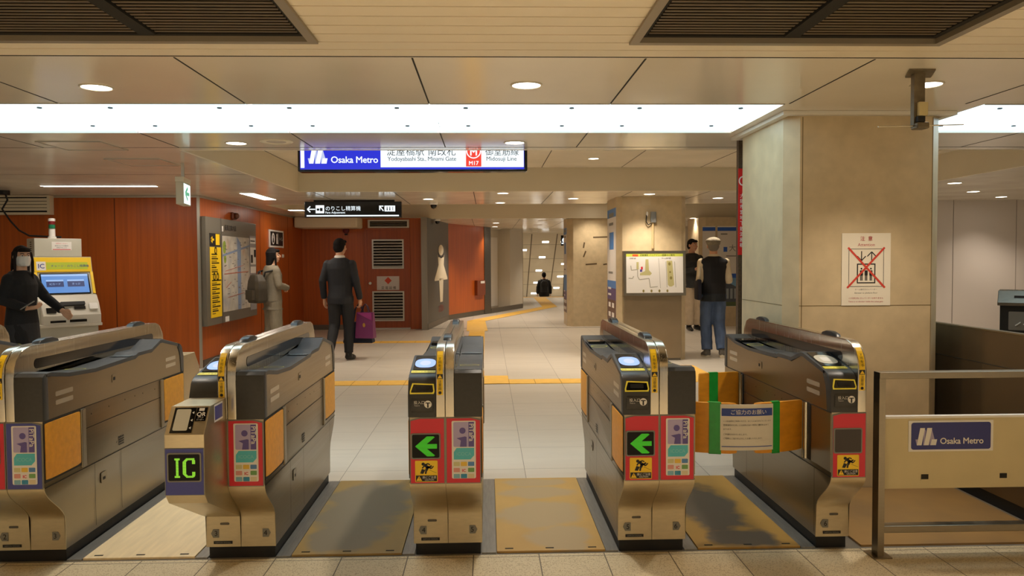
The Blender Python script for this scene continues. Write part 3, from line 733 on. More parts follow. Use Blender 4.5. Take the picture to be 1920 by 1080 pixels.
    if front == 'std':
        plate(-.161, -.002, -1, plates[0])
        arrow_led(root, f, -.150, .516, -.028, .622, led)
        caution_sticker(root, f, -.138, .405, -.036, .503)
    if right:
        plate(.002, .161, 1, plates[1])
        card_sticker(root, f, .029, .419, .138, .683)
    # foot marks: lane numbers, key slot, maker's label
    f = FRONT(0, -.6380, 0)
    def num(s, x, d):
        q = decal('lane_number', M_GREY, root, f, [('p', [(x-.016*d, .145), (x+.012*d, .145), (x+.022*d, .125), (x+.012*d, .105), (x-.016*d, .105)])], lift=.0008, thick=.0008)
        decal('numeral', M_INK, q, f, [('t', s, x-.002*d, .114, .034, 'CENTER', .01)], lift=.0024)
    num(nums[0], -.118, -1)
    if right: num(nums[1], .118, 1)
    sx = -.075
    decal('key_slot', mat('key slot grey', rgb(92, 86, 76), .5), root, f, [('r', sx-.022, .165, sx+.022, .176, .005)], lift=.0008)
    q = decal('maker_label', M_INK, root, f, [('r', -.128, .074, -.04, .088)], lift=.0008)
    decal('lettering', M_GREY, q, f, [('t', 'NIPPON SIGNAL', -.084, .0775, .010, 'CENTER')], lift=.0016)
    def qr(flip):
        T = rot(flip)
        prof = [(-.80, .70), (-.80, .80), (-1.0, .80), (-1.08, .695), (-1.08, .44), (-1.05, .40), (-.70, .235), (-.638, .205), (-.638, .40), (-.80, .44)]
        q = MB(T).prism(prof, 'x', -.166, -.002, bev=.004).build('code_reader_box', M_FOOT, root, True, .4)
        fr = T @ frame((-.084, -1.08, .695), (1, 0, 0), (0, .08, .105))
        decal('glass_surround', M_GLOSSBLK, q, fr, [('r', -.062, .008, .028, .124)], lift=.001, thick=.001)
        decal('reader_glass', mat('pale reader glass', rgb(206, 204, 190), .12), q, fr, [('r', -.052, .018, .008, .116, .006)], lift=.0026, thick=.001)
        decal('alignment_mark', M_WHITE, q, fr, [('p', [(.022, y-.006), (.022, y+.006), (.013, y)]) for y in (.03, .065, .1)], lift=.0026)
        decal('code_label', M_GLOSSBLK, q, fr, [('r', .030, .062, .074, .124)], lift=.0012)
        decal('lettering', M_WHITE, q, fr, [('t', 'QR', .052, .084, .026, 'CENTER', .03), ('t', 'コード', .052, .074, .009, 'CENTER'), ('t', 'リーダー', .052, .065, .008, 'CENTER'), ('r', .040, .108, .062, .121)], lift=.002)
        fr = T @ FRONT(-.084, -1.0805, 0)
        o = decal('front_plate', M_GREY, root, fr, [('r', -.081, .442, .081, .64)], lift=0, thick=.002)
        decal('plate_face', M_BLUE, o, fr, [('r', -.078, .445, .078, .637)], lift=.0024, thick=.0006)
        arrow_led(root, T @ FRONT(-.084, -1.0832, 0), -.064, .505, .064, .615, 'IC')
        fs = T @ frame((-.002, -.93, .74), (0, 1, 0), (0, 0, 1))
        o = decal('side_label', M_WHITE, q, fs, [('p', [(-.03, -.02), (.075, -.02), (.075, .055), (-.03, .055)])], lift=.001, thick=.0006)
        decal('side_label_face', M_BLUE, o, fs, [('r', -.024, -.012, .07, .048)], lift=.0022)
    if front == 'qr': qr(False)
    if back_box: qr(True)
    return root
LANE = .98
GX = [-.196+LANE*k for k in range(-3, 2)]
GX[3] = -.196
gx5 = 1.748
gate('ticket gate numbered 1 and 2, only its far rail showing beyond the next gate', GX[0], ('1', '2'), ('red', 'red'))
gate('stainless ticket gate with red and blue front plates, feet numbered 2 and 3', GX[1], ('2', '3'), ('red', 'blue'), led='off', back_box=True)
gate('stainless ticket gate with a QR reader box and IC display, feet numbered 3 and 4', GX[2], ('3', '4'), ('blue', 'red'), front='qr')
gate('stainless ticket gate with red plates and green arrow, feet numbered 4 and 5', GX[3], ('4', '5'), ('red', 'red'))
gate('stainless ticket gate with red plates and green arrow, feet numbered 5 and 6', GX[4], ('5', '6'), ('red', 'red'), stow=((True, True), (False, False)))
gate('slim one-sided ticket gate with dark display, foot numbered 6, by the column', gx5, ('6', ''), ('red', 'red'), led='off', right=False, readers=(False, False), stow=((False, False), (True, True)))
# closed flaps of the lane marked 6, with tape and notice
xa, xb = GX[4]+.165, gx5-.165
def bowed(xs, y0, bow, xm, hw):
    return [(x, y0-bow*(1-((x-xm)/hw)**2)) for x in xs]
xm, hw = (xa+xb)/2, (xb-xa)/2
def flap_pts(x0, x1, y0, bow, t, n=8):
    xs = [x0+(x1-x0)*k/n for k in range(n+1)]
    f_ = bowed(xs, y0, bow, xm, hw)
    return f_ + [(x, y+t) for x, y in reversed(f_)]
gates = {o.location.x: o for o in COL.objects if o.name.startswith('ticket_gate') and o.parent is None}
def closed_flap(gx, x0, x1, y0, bow):
    g = gates[min(gates, key=lambda q: abs(q-gx))]
    T = Matrix.Translation((-g.location.x, -GY, 0))
    return MB(T).prism(flap_pts(x0, x1, y0, bow, .022), 'z', .452, .702, bev=.009).build('flap', M_FLAP, g, True)
closed_flap(GX[4], xa+.004, xm-.045, 3.82, .085); closed_flap(gx5, xm+.045, xb-.004, 3.82, .085)
closed_flap(GX[4], xa+.004, xm-.045, 4.80, .06); closed_flap(gx5, xm+.045, xb-.004, 4.80, .06)
M_TAPE = mat('green tape', rgb(30, 160, 60), .3, noise=.1, nscale=30)
def tape(x0, x1, y0, bow, lab):
    xs = [x0, (x0+x1)/2, x1]
    f_ = bowed(xs, y0-.003, bow, xm, hw); b_ = bowed(xs, y0+.0245, bow, xm, hw)
    mb = MB()
    mb.prism(f_+[(x, y+.0025) for x, y in reversed(f_)], 'z', .449, .705)
    mb.prism(b_+[(x, y+.0025) for x, y in reversed(b_)], 'z', .449, .705)
    mb.prism(f_+list(reversed(b_)), 'z', .7025, .705); mb.prism(f_+list(reversed(b_)), 'z', .4487, .4515)
    return tag(mb.build('tape_strip', M_TAPE), lab, 'tape', 'green tape on the closed flaps')
xl, xr_ = at(1345, 800, Y=3.745).x, at(1456, 800, Y=3.745).x
tape(at(1331, 800, Y=3.745).x, at(1352, 800, Y=3.745).x, 3.82, .085, 'green tape strip on the notice edge by gate 5 and 6')
tape(at(1448, 800, Y=3.745).x, at(1464, 800, Y=3.745).x, 3.82, .085, 'green tape strip on the notice edge toward the slim gate')
tape(at(1330, 730, Y=4.745).x, at(1347, 730, Y=4.745).x, 4.80, .06, 'green tape strip on the far pair of closed flaps')
nx0, nx1 = at(1351, 800, Y=3.74).x, at(1450, 800, Y=3.74).x
nt = thing('notice_sheet', 'curved white request notice with blue heading taped across closed orange flaps', 'notice', (0, 0, 0))
n = 12; xs = [nx0+(nx1-nx0)*k/n for k in range(n+1)]
p = bowed(xs, 3.82-.0065, .085, xm, hw)
MB().prism(p+[(x, y+.003) for x, y in reversed(p)], 'z', .470, .697).build('sheet', mat('notice paper', rgb(224, 216, 200), .5), nt)
def bowed_decal(name, m, shapes, lift):
    o = decal(name, m, nt, FRONT(0, 0, 0), shapes, lift=0)
    bm = bmesh.new(); bm.from_mesh(o.data)
    bmesh.ops.subdivide_edges(bm, edges=[e for e in bm.edges if abs(e.verts[0].co.x-e.verts[1].co.x) > .03], cuts=10, use_grid_fill=True)
    for v in bm.verts: v.co.y = 3.82-.0065-lift-.085*(1-((v.co.x-xm)/hw)**2)
    bm.to_mesh(o.data); bm.free(); return o
wn = nx1-nx0; cx = (nx0+nx1)/2
bars = [('r', nx0+wn*(.02+k*.08), .640, nx0+wn*(.02+(k+1)*.08), .678) for k in range(12)]
NVY = mat('navy print', rgb(44, 70, 150), .45)
bowed_decal('heading_band', NVY, bars, .001)
bowed_decal('foot_line', NVY, [('r', nx0+wn*(.02+k*.08), .487, nx0+wn*(.02+(k+1)*.08), .491) for k in range(12)], .001)
bowed_decal('heading_text', M_WHITE, [('t', 'ご協力のお願い', cx+.005, .650, .026, 'CENTER', .004)], .002)
body = ['いつも当駅をご利用いただき、まことにありがとうございます', '混雑緩和のため、この改札口は一時的に通行を止めて', 'おります。', 'ご不便をおかけいたします。', 'ご理解とご協力をよろしくお願いいたします。']
bowed_decal('body_text', mat('soft ink', rgb(90, 82, 74), .5), [('t', s, nx0+.012, .612-.020*i-(.006 if i > 2 else 0), .0085 if i == 0 else .0095) for i, s in enumerate(body)], .0015)
# ================================================================ LANE PLATES
M_STRIP = mat('grey threshold metal', rgb(150, 148, 142), .4, .6, noise=.12, nscale=14, stretch=(6, .6, 1))
M_OCHRE = worn('worn ochre plate', rgb(198, 160, 92), rgb(176, 154, 116), [(0, -.08, .24, .22), (.0, .30, .2, .12), (.08, -.46, .16, .18), (-.02, .52, .22, .08)])
M_OCHRG = worn('worn grey ochre plate', rgb(168, 140, 84), rgb(132, 122, 102), [(-.02, .1, .26, .5), (-.05, -.4, .2, .2)])
M_OCHRD = worn('dirty ochre plate', rgb(186, 146, 72), rgb(104, 94, 80), [(-.03, .0, .17, .42), (.02, -.5, .18, .12)])
M_CREAM = mat('cream vinyl plate', rgb(240, 218, 176), .45, noise=.10, nscale=5, stretch=(6, .8, 1), detail=7)
M_BROWN = two_tone('brown vinyl', rgb(178, 140, 84), rgb(150, 120, 80), 2.0, .4, .6, .45)
def lane(lab, x0, x1, a, b, m):
    t = thing('lane_plate', lab, 'floor plate', ((x0+x1)/2, GY, 0), group='floor plates between the gates')
    c = (x0+x1)/2
    box('mat', m, t, a-c, b-c, -.625, .615, 0, .012, bev=.002)
    for p, q in ((x0, a), (b, x1)):
        box('edge_strip', M_STRIP, t, p-c+.003, q-c-.004, -.63, .62, 0, .008)
    sc = MB()
    for u in (a-c+.06, 0, b-c-.06): sc.box(u-.02, u+.02, -.60, -.59, .012, .0135)
    sc.build('screw_plate', M_SEAM, t)
g = .158
lane('cream floor plate between gate 2 and 3 and the QR gate', GX[1]+g, GX[2]-g, GX[1]+g+.075, GX[2]-g-.065, M_CREAM)
lane('greyish ochre floor plate between gates 3 and 4 and 4 and 5', GX[2]+g, GX[3]-g, GX[2]+g+.075, GX[3]-g-.065, M_OCHRG)
lane('worn ochre floor plate between gates 4 and 5 and 5 and 6', GX[3]+g, GX[4]-g, GX[3]+g+.075, GX[4]-g-.065, M_OCHRE)
lane('stained ochre floor plate under the closed orange flaps', GX[4]+g, gx5-g, GX[4]+g+.07, gx5-g-.075, M_OCHRD)
tag(box('floor_mat', M_BROWN, None, gx5+.07, 2.83, 3.68, 4.61, 0, .01), 'plain brown vinyl floor area behind the steel railing', 'floor mat')
# ================================================================ RIGHT HAND SIDE
t = thing('barrier_railing', 'brushed steel railing with a cream panel beside the slim gate', 'railing', (1.83, 3.57, 0))
MB().box(0, .03, -.028, .028, .006, .85).build('post', M_STEEL, t)
box('post_base', M_STEEL, t, -.03, .06, -.05, .05, 0, .006)
MB().box(0, 1.0, -.03, .03, .845, .876, bev=.003).build('top_rail', M_STEEL, t)
MB().box(.03, 1.0, -.028, .028, .115, .148, bev=.003).build('bottom_rail', M_STEEL, t)
MB().box(.97, 1.0, -.026, .026, .006, .845).build('post', M_STEEL, t)
box('panel', mat('cream steel panel', rgb(208, 192, 148), .45, noise=.05, nscale=6), t, .03, .97, .0, .024, .318, .66)
box('panel_lip_highlight', M_WHITE, t, .03, .97, -.006, .025, .654, .664)  # white lip paints the highlight along the panel's top edge
for x in (.22, .60): box('panel_slot', M_SEAM, t, x, x+.034, -.002, .004, .362, .385)
def osaka_logo(root, fr, x, y, h, white, lilac, l0):
    """the leaning twin-stroke M in a frame; h is its height"""
    k = h
    P = lambda pts: ('p', [(x+a*k, y+b*k) for a, b in pts])
    decal('logo', lilac, root, fr, [P([(-.02, .34), (.17, .34), (.10, 0), (.06, 0)]), P([(.48, 1), (.58, .85), (.50, .0), (.43, .0)]), P([(.88, 1), (.92, 1), (1.10, .34), (.96, 0), (.82, 0)])], lift=l0)
    decal('logo', white, root, fr, [P([(.25, 1), (.53, 1), (.34, 0), (.06, 0)]), P([(.66, 1), (.95, 1), (.76, 0), (.48, 0)]), P([(.94, .34), (1.25, .34), (1.18, 0), (.86, 0)])], lift=l0+.0005)
q = plank('company_sign', M_WHITE, t, FRONT(.155, 0, .495), 0, 0, .408, .147, .003, .0005)
MN = mat('navy sign blue', rgb(36, 42, 120), .3)
decal('sign_face', MN, q, FRONT(.155, 0, .495), [('r', .012, .009, .396, .138, .012)], lift=.0042)
osaka_logo(q, FRONT(.155, 0, .495), .034, .03, .082, M_WHITE, mat('pale lilac', rgb(170, 160, 190), .4), .0048)
decal('lettering', M_WHITE, q, FRONT(.155, 0, .495), [('t', 'Osaka Metro', .150, .036, .0405, 'LEFT', .02, 0, .97)], lift=.005)
t = thing('side_partition', 'low dark glossy metal partition beyond the railing', 'partition', (2.86, 4.3, 0))
M_CNT = mat('dark polished panel', rgb(112, 98, 78), .16, .75, noise=.08, nscale=3)
MB().prism([(0, -1.0), (.04, -1.0), (.04, 1.6), (0, 1.6)], 'z', .07, .992).build('body', M_CNT, t)
box('top_cap', M_STEEL, t, -.003, .043, -1.0, 1.6, .992, 1.0)
box('kick_plate', M_BLACK, t, .008, .035, -1.0, 1.6, 0, .07)
MB().box(-.002, .0, -1, 1.6, .80, .803).build('seam', M_SEAM, t)
p = at(1874, 628, Y=5.15)
t = thing('collection_box', 'dark collection box with a sloping steel lid behind the low partition', 'collection box', (p.x, 5.15, .92), math.radians(-36))
box('body', M_BLACK, t, 0, .42, 0, .34, -.92, .165)
MB().prism([(-.015, .165), (-.015, .185), (.10, .262), (.355, .262), (.355, .165)], 'x', -.015, .435, bev=.003).build('lid', M_STEELD, t)
box('lid_slot', M_GLOSSBLK, t, .08, .36, .03, .06, .205, .232)
fr = FRONT(0, 0, 0)
decal('clear_window', mat('clear pane', rgb(150, 146, 140), .1, .3), t, fr, [('r', .05, .0, .38, .125, .006)], lift=.002)
for k in range(5):
    MB().tube([(.09+.045*k, -.004, .03+.01*(k % 2)), (.12+.045*k, -.012, .055), (.10+.05*k, -.004, .035)], .004, 6).build('paper_loop', M_WHITE, t, True)
# attention poster on the column
t = thing('attention_poster', 'white elevator attention poster with red cross on the beige column', 'poster', (at(1624, 505, Y=4.615).x, 4.617, at(1624, 505, Y=4.615).z))
fr = FRONT(0, 0, 0); pw, ph = .150, .219
plank('sheet', mat('poster paper', rgb(236, 226, 206), .5), t, fr, -pw, -ph, pw, ph, .002)
M_CRIM = mat('crimson ink', rgb(176, 40, 56), .5)
decal('heading', M_CRIM, t, fr, [('t', '注 意', 0, .175, .030, 'CENTER', .01, 0, 1.3), ('t', 'Attention', 0, .140, .027, 'CENTER', .0)], lift=.0026)
ink = [('o', 0, .012, .0, .0, 0)][:0]
def rect_o(x0, y0, x1, y1, w): return [('r', x0, y0, x1, y0+w), ('r', x0, y1-w, x1, y1), ('r', x0, y0+w, x0+w, y1-w), ('r', x1-w, y0+w, x1, y1-w)]
ink += rect_o(-.108, -.105, .108, .125, .003) + rect_o(-.057, -.085, .057, .035, .007)
ink += [('l', -.029, .11, -.029, .055, .006), ('l', -.029, .053, -.003, .08, .006), ('l', -.029, .053, -.055, .08, .006), ('l', .033, .05, .033, .10, .006), ('l', .033, .106, .006, .078, .006), ('l', .033, .106, .060, .078, .006)]
for x in (-.029, 0, .029): ink += [('e', x, .004, .0055, .0055), ('r', x-.0095, -.038, x+.0095, -.006, .003), ('r', x-.007, -.068, x-.001, -.036), ('r', x+.001, -.068, x+.007, -.036)]
decal('pictogram', M_INK, t, fr, ink, lift=.0026)
decal('cross', mat('poster red', rgb(208, 66, 50), .5), t, fr, [('l', -.112, .132, .116, -.112, .012)], lift=.0032)
decal('cross', MATS['poster red'], t, fr, [('l', .112, .132, -.116, -.112, .012)], lift=.0038)
decal('small_print', M_GREY, t, fr, [('t', 'ホーム階行きエレベーター', 0, -.126, .0115, 'CENTER'), ('t', 'Elevator to platform floor', 0, -.147, .0135, 'CENTER')], lift=.0026)
decal('small_print', M_CRIM, t, fr, [('t', 'この改札内にエレベーターはありません', 0, -.179, .0120, 'CENTER'), ('t', 'There is no elevator inside this ticket gate.', 0, -.199, .0125, 'CENTER')], lift=.0026)
# red flag sign on its pole at the column's far corner
t = thing('flag_sign', 'narrow red upright sign on a dark pole behind the big column', 'sign', (at(1382, 400, Y=5.64).x+.024, 5.64, 0))
box('pole', mat('speckled pole', rgb(96, 84, 70), .4, .5, noise=.3, nscale=60), t, -.02, .03, -.02, .03, 0, CZ-.002)
box('sign_panel', mat('sign red', rgb(206, 34, 34), .35), t, -.024, .034, -.026, -.019, 1.44, 2.07)
fr = FRONT(.004, -.0265, 0)
decal('lettering', M_WHITE, t, fr, [('t', s, 0, 1.86-.04*i, .034, 'CENTER', .01) for i, s in enumerate('大阪市営地下鉄淀屋橋')] + [('o', .004, 1.98, .03, .035, .009)], lift=.001)
# ================================================================ SIGNS OVERHEAD
M_SBLUE = glow('sign blue light', (.02, .03, .62, 1), .85)
M_SWHITE = glow('sign white light', (.86, .96, 1, 1), .95)
M_SRED = glow('sign red light', (.80, .05, .03, 1), .9)
YS = 6.55
pl, pr = at(558, 322, Y=YS), at(989, 320, Y=YS)
t = thing('station_sign', 'long lit blue and white station name sign hanging in the ceiling recess', 'sign', ((pl.x+pr.x)/2, YS, pl.z))
hw = (pr.x-pl.x)/2; u = 2*hw/431                      # metres per photo pixel on the sign
H = .40
MB().box(-hw, hw, .0, .12, 0, H, bev=.012).build('case', M_GLOSSBLK, t)
MB().cyl(-.6, .06, H-.01, RZ-pl.z, .015, 12).build('hanger', M_STEELD, t); MB().cyl(.6, .06, H-.01, RZ-pl.z, .015, 12).build('hanger', M_STEELD, t)
fr = FRONT(-hw, 0, 0)
decal('lit_face', M_SBLUE, t, fr, [('r', 5*u, 4*u, 425*u, H-.015)], lift=.0015)
decal('lit_panel', M_SWHITE, t, fr, [('r', 155*u, 8*u, 424*u, H-.015)], lift=.0025)
decal('lit_bar', M_SWHITE, t, fr, [('r', 6*u, 7*u, 13*u, H-.015)], lift=.0025)
osaka_logo(t, fr, 20*u, 15*u, 29*u, M_SWHITE, glow('lilac light', (.55, .62, .85, 1), .8), .0025)
decal('lettering', M_SWHITE, t, fr, [('t', 'Osaka Metro', 62*u, 16.5*u, 17*u, 'LEFT', .02, 0, .97)], lift=.003)
SI = mat('sign ink', rgb(40, 44, 56), .5)
decal('lettering', SI, t, fr, [('t', '淀屋橋駅 南改札', 166*u, 31*u, 17.5*u, 'LEFT', .008, 0, 1.05), ('t', '御堂筋線', 351*u, 31*u, 16*u, 'LEFT', .008), ('t', 'Yodoyabashi Sta., Minami Gate', 168*u, 20*u, 11.2*u, 'LEFT', .0, 0, .93), ('t', 'Midosuji Line', 353*u, 20*u, 11.2*u, 'LEFT', 0, 0, .97)], lift=.0035)
decal('line_mark', M_SRED, t, fr, [('r', 315*u, 9*u, 344*u, 60*u)], lift=.0035)
decal('lettering', M_SWHITE, t, fr, [('t', 'M17', 329.5*u, 12*u, 10.5*u, 'CENTER', .02), ('t', 'M', 329.5*u, 30*u, 19*u, 'CENTER', .03), ('o', 329.5*u, 38*u, 14*u, 14*u, 2*u)], lift=.0045)
YB = 11.2
pl, pr = at(571, 408, Y=YB), at(753, 406, Y=YB)
t = thing('direction_sign', 'black lit fare adjustment sign with white arrows and bottom stripe', 'sign', ((pl.x+pr.x)/2, YB, pl.z))
hw = (pr.x-pl.x)/2; u = 2*hw/182
MB().box(-hw, hw, 0, .1, 0, 30*u, bev=.006).build('case', M_GLOSSBLK, t)
box('mount', M_BLACK, t, -hw+17*u, hw-14*u, .02, .09, 30*u, CZ-pl.z-.001)
fr = FRONT(-hw, 0, 0)
decal('stripe', M_SWHITE, t, fr, [('r', 4*u, 2*u, 177*u, 4.5*u)], lift=.001)
decal('pictogram', M_SWHITE, t, fr, [('r', 21*u, 8*u, 37*u, 23*u), ('l', 5*u, 15.5*u, 20*u, 15.5*u, 2*u), ('l', 5.5*u, 15.5*u, 11*u, 21*u, 2*u), ('l', 5.5*u, 15.5*u, 11*u, 10*u, 2*u), ('r', 150*u, 11*u, 170*u, 22*u),
    ('l', 141*u, 21*u, 148*u, 12*u, 2*u), ('r', 140*u, 13*u, 142*u, 22*u), ('r', 140*u, 20*u, 148*u, 22*u), ('t', 'のりこし精算機', 39*u, 13.5*u, 9.5*u, 'LEFT', .004), ('t', 'Fare Adjustment', 39*u, 7.5*u, 5.5*u, 'LEFT', .01)], lift=.001)
decal('pictogram', M_GLOSSBLK, t, fr, [('r', 23*u, 13*u, 28*u, 17*u), ('r', 29*u, 12*u, 34*u, 18*u), ('e', 155*u, 19*u, 1*u, 1*u), ('r', 154*u, 13*u, 156*u, 17.5*u), ('e', 160*u, 19*u, 1*u, 1*u), ('r', 159*u, 13*u, 161*u, 17.5*u), ('r', 165*u, 13*u, 166*u, 20*u)], lift=.0018)
pe = at(344, 385, Y=7.0)
t = thing('exit_sign', 'small lit white exit sign with a green arrow hanging by the wood wall corner', 'sign', (pe.x+.0, 7.0, pe.z), math.radians(100))
MB().box(-.15, .15, -.032, .032, 0, .195, bev=.004).build('case', mat('cream casing', rgb(206, 196, 170), .5), t)
MB().box(-.155, .155, -.036, .036, .195, .24, bev=.004).build('mount', M_CEILB, t)
box('hanger', M_ALU, t, -.012, .012, -.012, .012, .24, CZ-pe.z-.001)
fr = FRONT(0, -.032, 0)
decal('lit_face', glow('exit white', (.80, 1, .98, 1), 1.0), t, fr, [('r', -.14, .01, .14, .185)], lift=.001)
decal('arrow', glow('exit green', (.0, .32, .15, 1), .8), t, fr, [('l', .09, .1, -.07, .1, .03), ('l', -.08, .1, .02, .155, .028), ('l', -.08, .1, .02, .045, .028)], lift=.002)
# ================================================================ LAMPS AND CEILING FITTINGS
M_LENS = glow('downlight lens', (1.0, .93, .80, 1), 9.0)
M_RIMW = mat('white rim', rgb(214, 204, 184), .4)
DL = [  # photo point, ceiling height, radius, watt, label
    ((181, 163), CZ, .072, 1, 'round downlight before the luminous panels, under the louvre end by gate 2 and 3'),
    ((987, 159), CZ, .072, 1, 'round downlight before the luminous panels, in the middle of the hall'),
    ((1738, 158), CZ, .072, 1, 'round downlight half hidden by the ceiling antenna'),
    ((443, 268), CZ, .072, .9, 'round downlight beside the flush ceiling speaker'),
    ((965, 267), CZ, .072, .9, 'round downlight over the station sign'),
    ((1113, 297), RZ, .06, .8, 'small downlight inside the ceiling recess'),
    ((943, 362), CZ, .075, .9, 'downlight in the soffit behind the recess, nearer of two in line'),
    ((803, 373), CZ, .075, .9, 'downlight in the soffit beside the dome camera'),
    ((938, 380), CZ, .075, .7, 'downlight in the soffit, farther of two in line'),
    ((1075, 372), CZ, .075, .9, 'downlight in the soffit by the route map column'),
    ((1224, 361), CZ, .075, 1.4, 'downlight washing the route map column'),
    ((1346, 371), CZ, .075, .9, 'downlight above the man in the flat cap'),
    ((1300, 409), CZ, .08, .8, 'far downlight above the young man in the dark shirt'),
    ((930, 418), CZ, .08, .8, 'far downlight by the white service door, nearer one'),
    ((928, 425), CZ, .08, .8, 'far downlight by the white service door, farther one'),
    ((796, 414), CZ, .08, .5, 'far downlight above the lady pictogram'),
    ((1114, 413), CZ, .08, 1.2, 'far downlight washing the worn column'),
    ((1790, 343), CZ, .075, .9, 'downlight near the white wall, first from the column'),
    ((1825, 359), CZ, .075, .9, 'downlight near the white wall, second from the column'),
    ((1838, 370), CZ, .075, .5, 'downlight washing the white wall'),
]
for (px, py), z, r, wt, lab in DL:
    p = at(px, py, Z=z)
    if 'washing the route map' in lab: p = Vector((p.x, 10.35, z))
    if 'washing the worn' in lab: p = Vector((2.2, 15.9, RZ)) ; z = RZ
    if 'washing the white wall' in lab: p = Vector((p.x+.25, 11.0, z))
    t = thing('downlight', lab, 'downlight', (p.x, p.y, z), group='round downlights')
    MB().lathe([(r*1.12, 0), (r*1.12, -.004), (r*1.0, -.006), (r*.96, .0)], 0, 0, 0).build('rim', M_RIMW, t, True)
    MB().lathe([(r*.97, -.0028), (r*.4, -.0035), (.001, -.0036)], 0, 0, 0).build('lens', M_LENS, t)
    spot((p.x, p.y, z), DOWN_W*wt)
# fill spots added without fittings to brighten the hall and passage
for x, y, k in ((-.3, 17.6, 1.6), (.2, 13.6, 1.6), (1.0, 15.2, 1.6), (.9, 19.4, 2.2), (.6, 22.6, 2.6), (2.4, 22.6, 2.0), (.9, 26, 1.8), (2.4, 27.5, 1.8), (4.2, 18.3, 2.2), (4.0, 13.5, 1.6), (-1.9, 9.3, .9), (.6, 9.0, 1.0), (2.6, 9.0, 1.0), (-3.0, 11.5, .5), (-5.6, 8.4, .7), (6.5, 8.5, .5), (7.8, 10.8, .5)):
    inr = lambda R: R[0] < x < R[1] and R[2] < y < R[3]
    spot((x, y, RZ if inr(R1) or inr(R2) else CZ if y < 21.6 else 2.47), DOWN_W*k)
def tube_lamp(lab, a, b, w, watt):
    a, b = Vector(a), Vector(b); c = (a+b)/2; L = (b-a).length; ang = math.atan2((b-a).y, (b-a).x)
    t = thing('line_lamp', lab, 'ceiling light', c, ang, group='line lamps by the wood walls')
    MB().box(-L/2-.02, L/2+.02, -w/2-.02, w/2+.02, -.004, -.0005).build('housing', M_CEILB, t)
    MB().box(-L/2, L/2, -w/2, w/2, -.0055, -.0041).build('diffuser', glow('tube light', (1, .96, .90, 1), 9), t)
    l = bpy.data.lights.new('line_lamp_light', 'AREA'); l.shape = 'RECTANGLE'; l.size = L; l.size_y = w; l.energy = watt; l.color = WARM
    o = bpy.data.objects.new('line_lamp_light', l); COL.objects.link(o); o.location = c-Vector((0, 0, .008)); o.rotation_euler = (0, 0, ang)
tube_lamp('long line lamp on the ceiling above the fare machine', at(79, 348.5, Z=CZ), at(293, 348.5, Z=CZ), .09, 6)
tube_lamp('line lamp running away beside the wood wall over the area map', at(462, 362, Z=CZ), at(506, 374, Z=CZ), .17, 8)
p = at(556, 394, Z=CZ); tube_lamp('small far line lamp beside the black sign', (p.x-.12, p.y, CZ), (p.x+.12, p.y, CZ), .2, 3)
p = at(518, 265, Z=CZ)
t = thing('ceiling_speaker', 'flush round cream ceiling speaker beside a downlight', 'speaker', (p.x, p.y, CZ))
MB().lathe([(.12, 0), (.12, -.004), (.105, -.009), (.10, -.004)], 0, 0, 0, 32).build('rim', M_CEILB, t, True)
MB().lathe([(.10, -.003), (.001, -.0065)], 0, 0, 0, 32).build('grille', M_CEIL, t, True)
def hatch(lab, pts):
    w = [at(x, y, Z=CZ) for x, y in pts]; cx = sum(v.x for v in w)/4; cy = sum(v.y for v in w)/4
    sx = (abs(w[1].x-w[0].x)+abs(w[2].x-w[3].x))/4; sy = abs((w[3].y+w[2].y)-(w[0].y+w[1].y))/4
    t = thing('ceiling_hatch', lab, 'hatch', (cx, cy, CZ), group='ceiling hatches')
    box('panel', M_CEIL, t, -sx, sx, -sy, sy, -.003, -.0002)
    f_ = MB(); 
    for a, b, c, d in ((-sx-.012, sx+.012, -sy-.012, -sy), (-sx-.012, sx+.012, sy, sy+.012), (-sx-.012, -sx, -sy, sy), (sx, sx+.012, -sy, sy)): f_.box(a, b, c, d, -.007, -.0002)
    f_.build('frame', M_ALU, t)
hatch('square ceiling hatch with aluminium frame just behind the luminous panels', [(72, 265), (187, 265), (235, 280), (128, 281)])
hatch('square ceiling hatch with aluminium frame nearer the exit sign', [(205, 298), (298, 297), (335, 310), (240, 310)])
def dome(px, py, lab, r=.06):
    p = at(px, py, Z=CZ)
    t = thing('dome_camera', lab, 'camera', (p.x, p.y, CZ), group='dome cameras')
    MB().lathe([(r*1.1, 0), (r*1.1, -.025), (r*.9, -.04)], 0, 0, 0).build('housing', M_WHITE, t, True)
    MB().lathe([(r*.8, -.035), (r*.78, -.06), (r*.55, -.09), (.002, -.105)], 0, 0, 0).build('dome', M_GLOSSBLK, t, True)
dome(813, 379, 'white dome camera on the soffit between the black sign and the passage')
dome(820, 411, 'farther white dome camera above the dark pictogram wall')
# the antenna bracket hanging over the railing
p = at(1723, 136, Z=CZ)
t = thing('ceiling_antenna', 'weathered metal bracket with a sensor box and thin rods hanging from the ceiling', 'antenna', (p.x, p.y, CZ))
t.scale = (1.25, 1.25, 1.25)
M_RUST = mat('weathered bracket', rgb(120, 108, 86), .5, .5, noise=.25, nscale=25)
MB().prism([(-.07, -.06), (.03, -.06), (.08, .06), (-.02, .06)], 'z', -.006, -.0005).build('base_plate', M_RUST, t)
MB().prism([(-.024, -.012), (.018, -.012), (.018, .012), (-.024, .012)], 'z', -.205, -.006).build('post', M_RUST, t)
MB().box(-.014, .022, -.03, -.012, -.168, -.115, bev=.004).build('sensor_box', mat('cream plastic', rgb(196, 180, 132), .4), t)
box('clamp', M_BLACK, t, -.018, .01, -.03, -.012, -.19, -.169)
MB().box(-.022, .024, -.036, .014, -.216, -.192, bev=.005).build('foot_block', M_RUST, t)
MB().tube([(-.16, -.01, -.206), (.17, -.01, -.198)], .0024, 6).build('rod', M_STEELV, t)
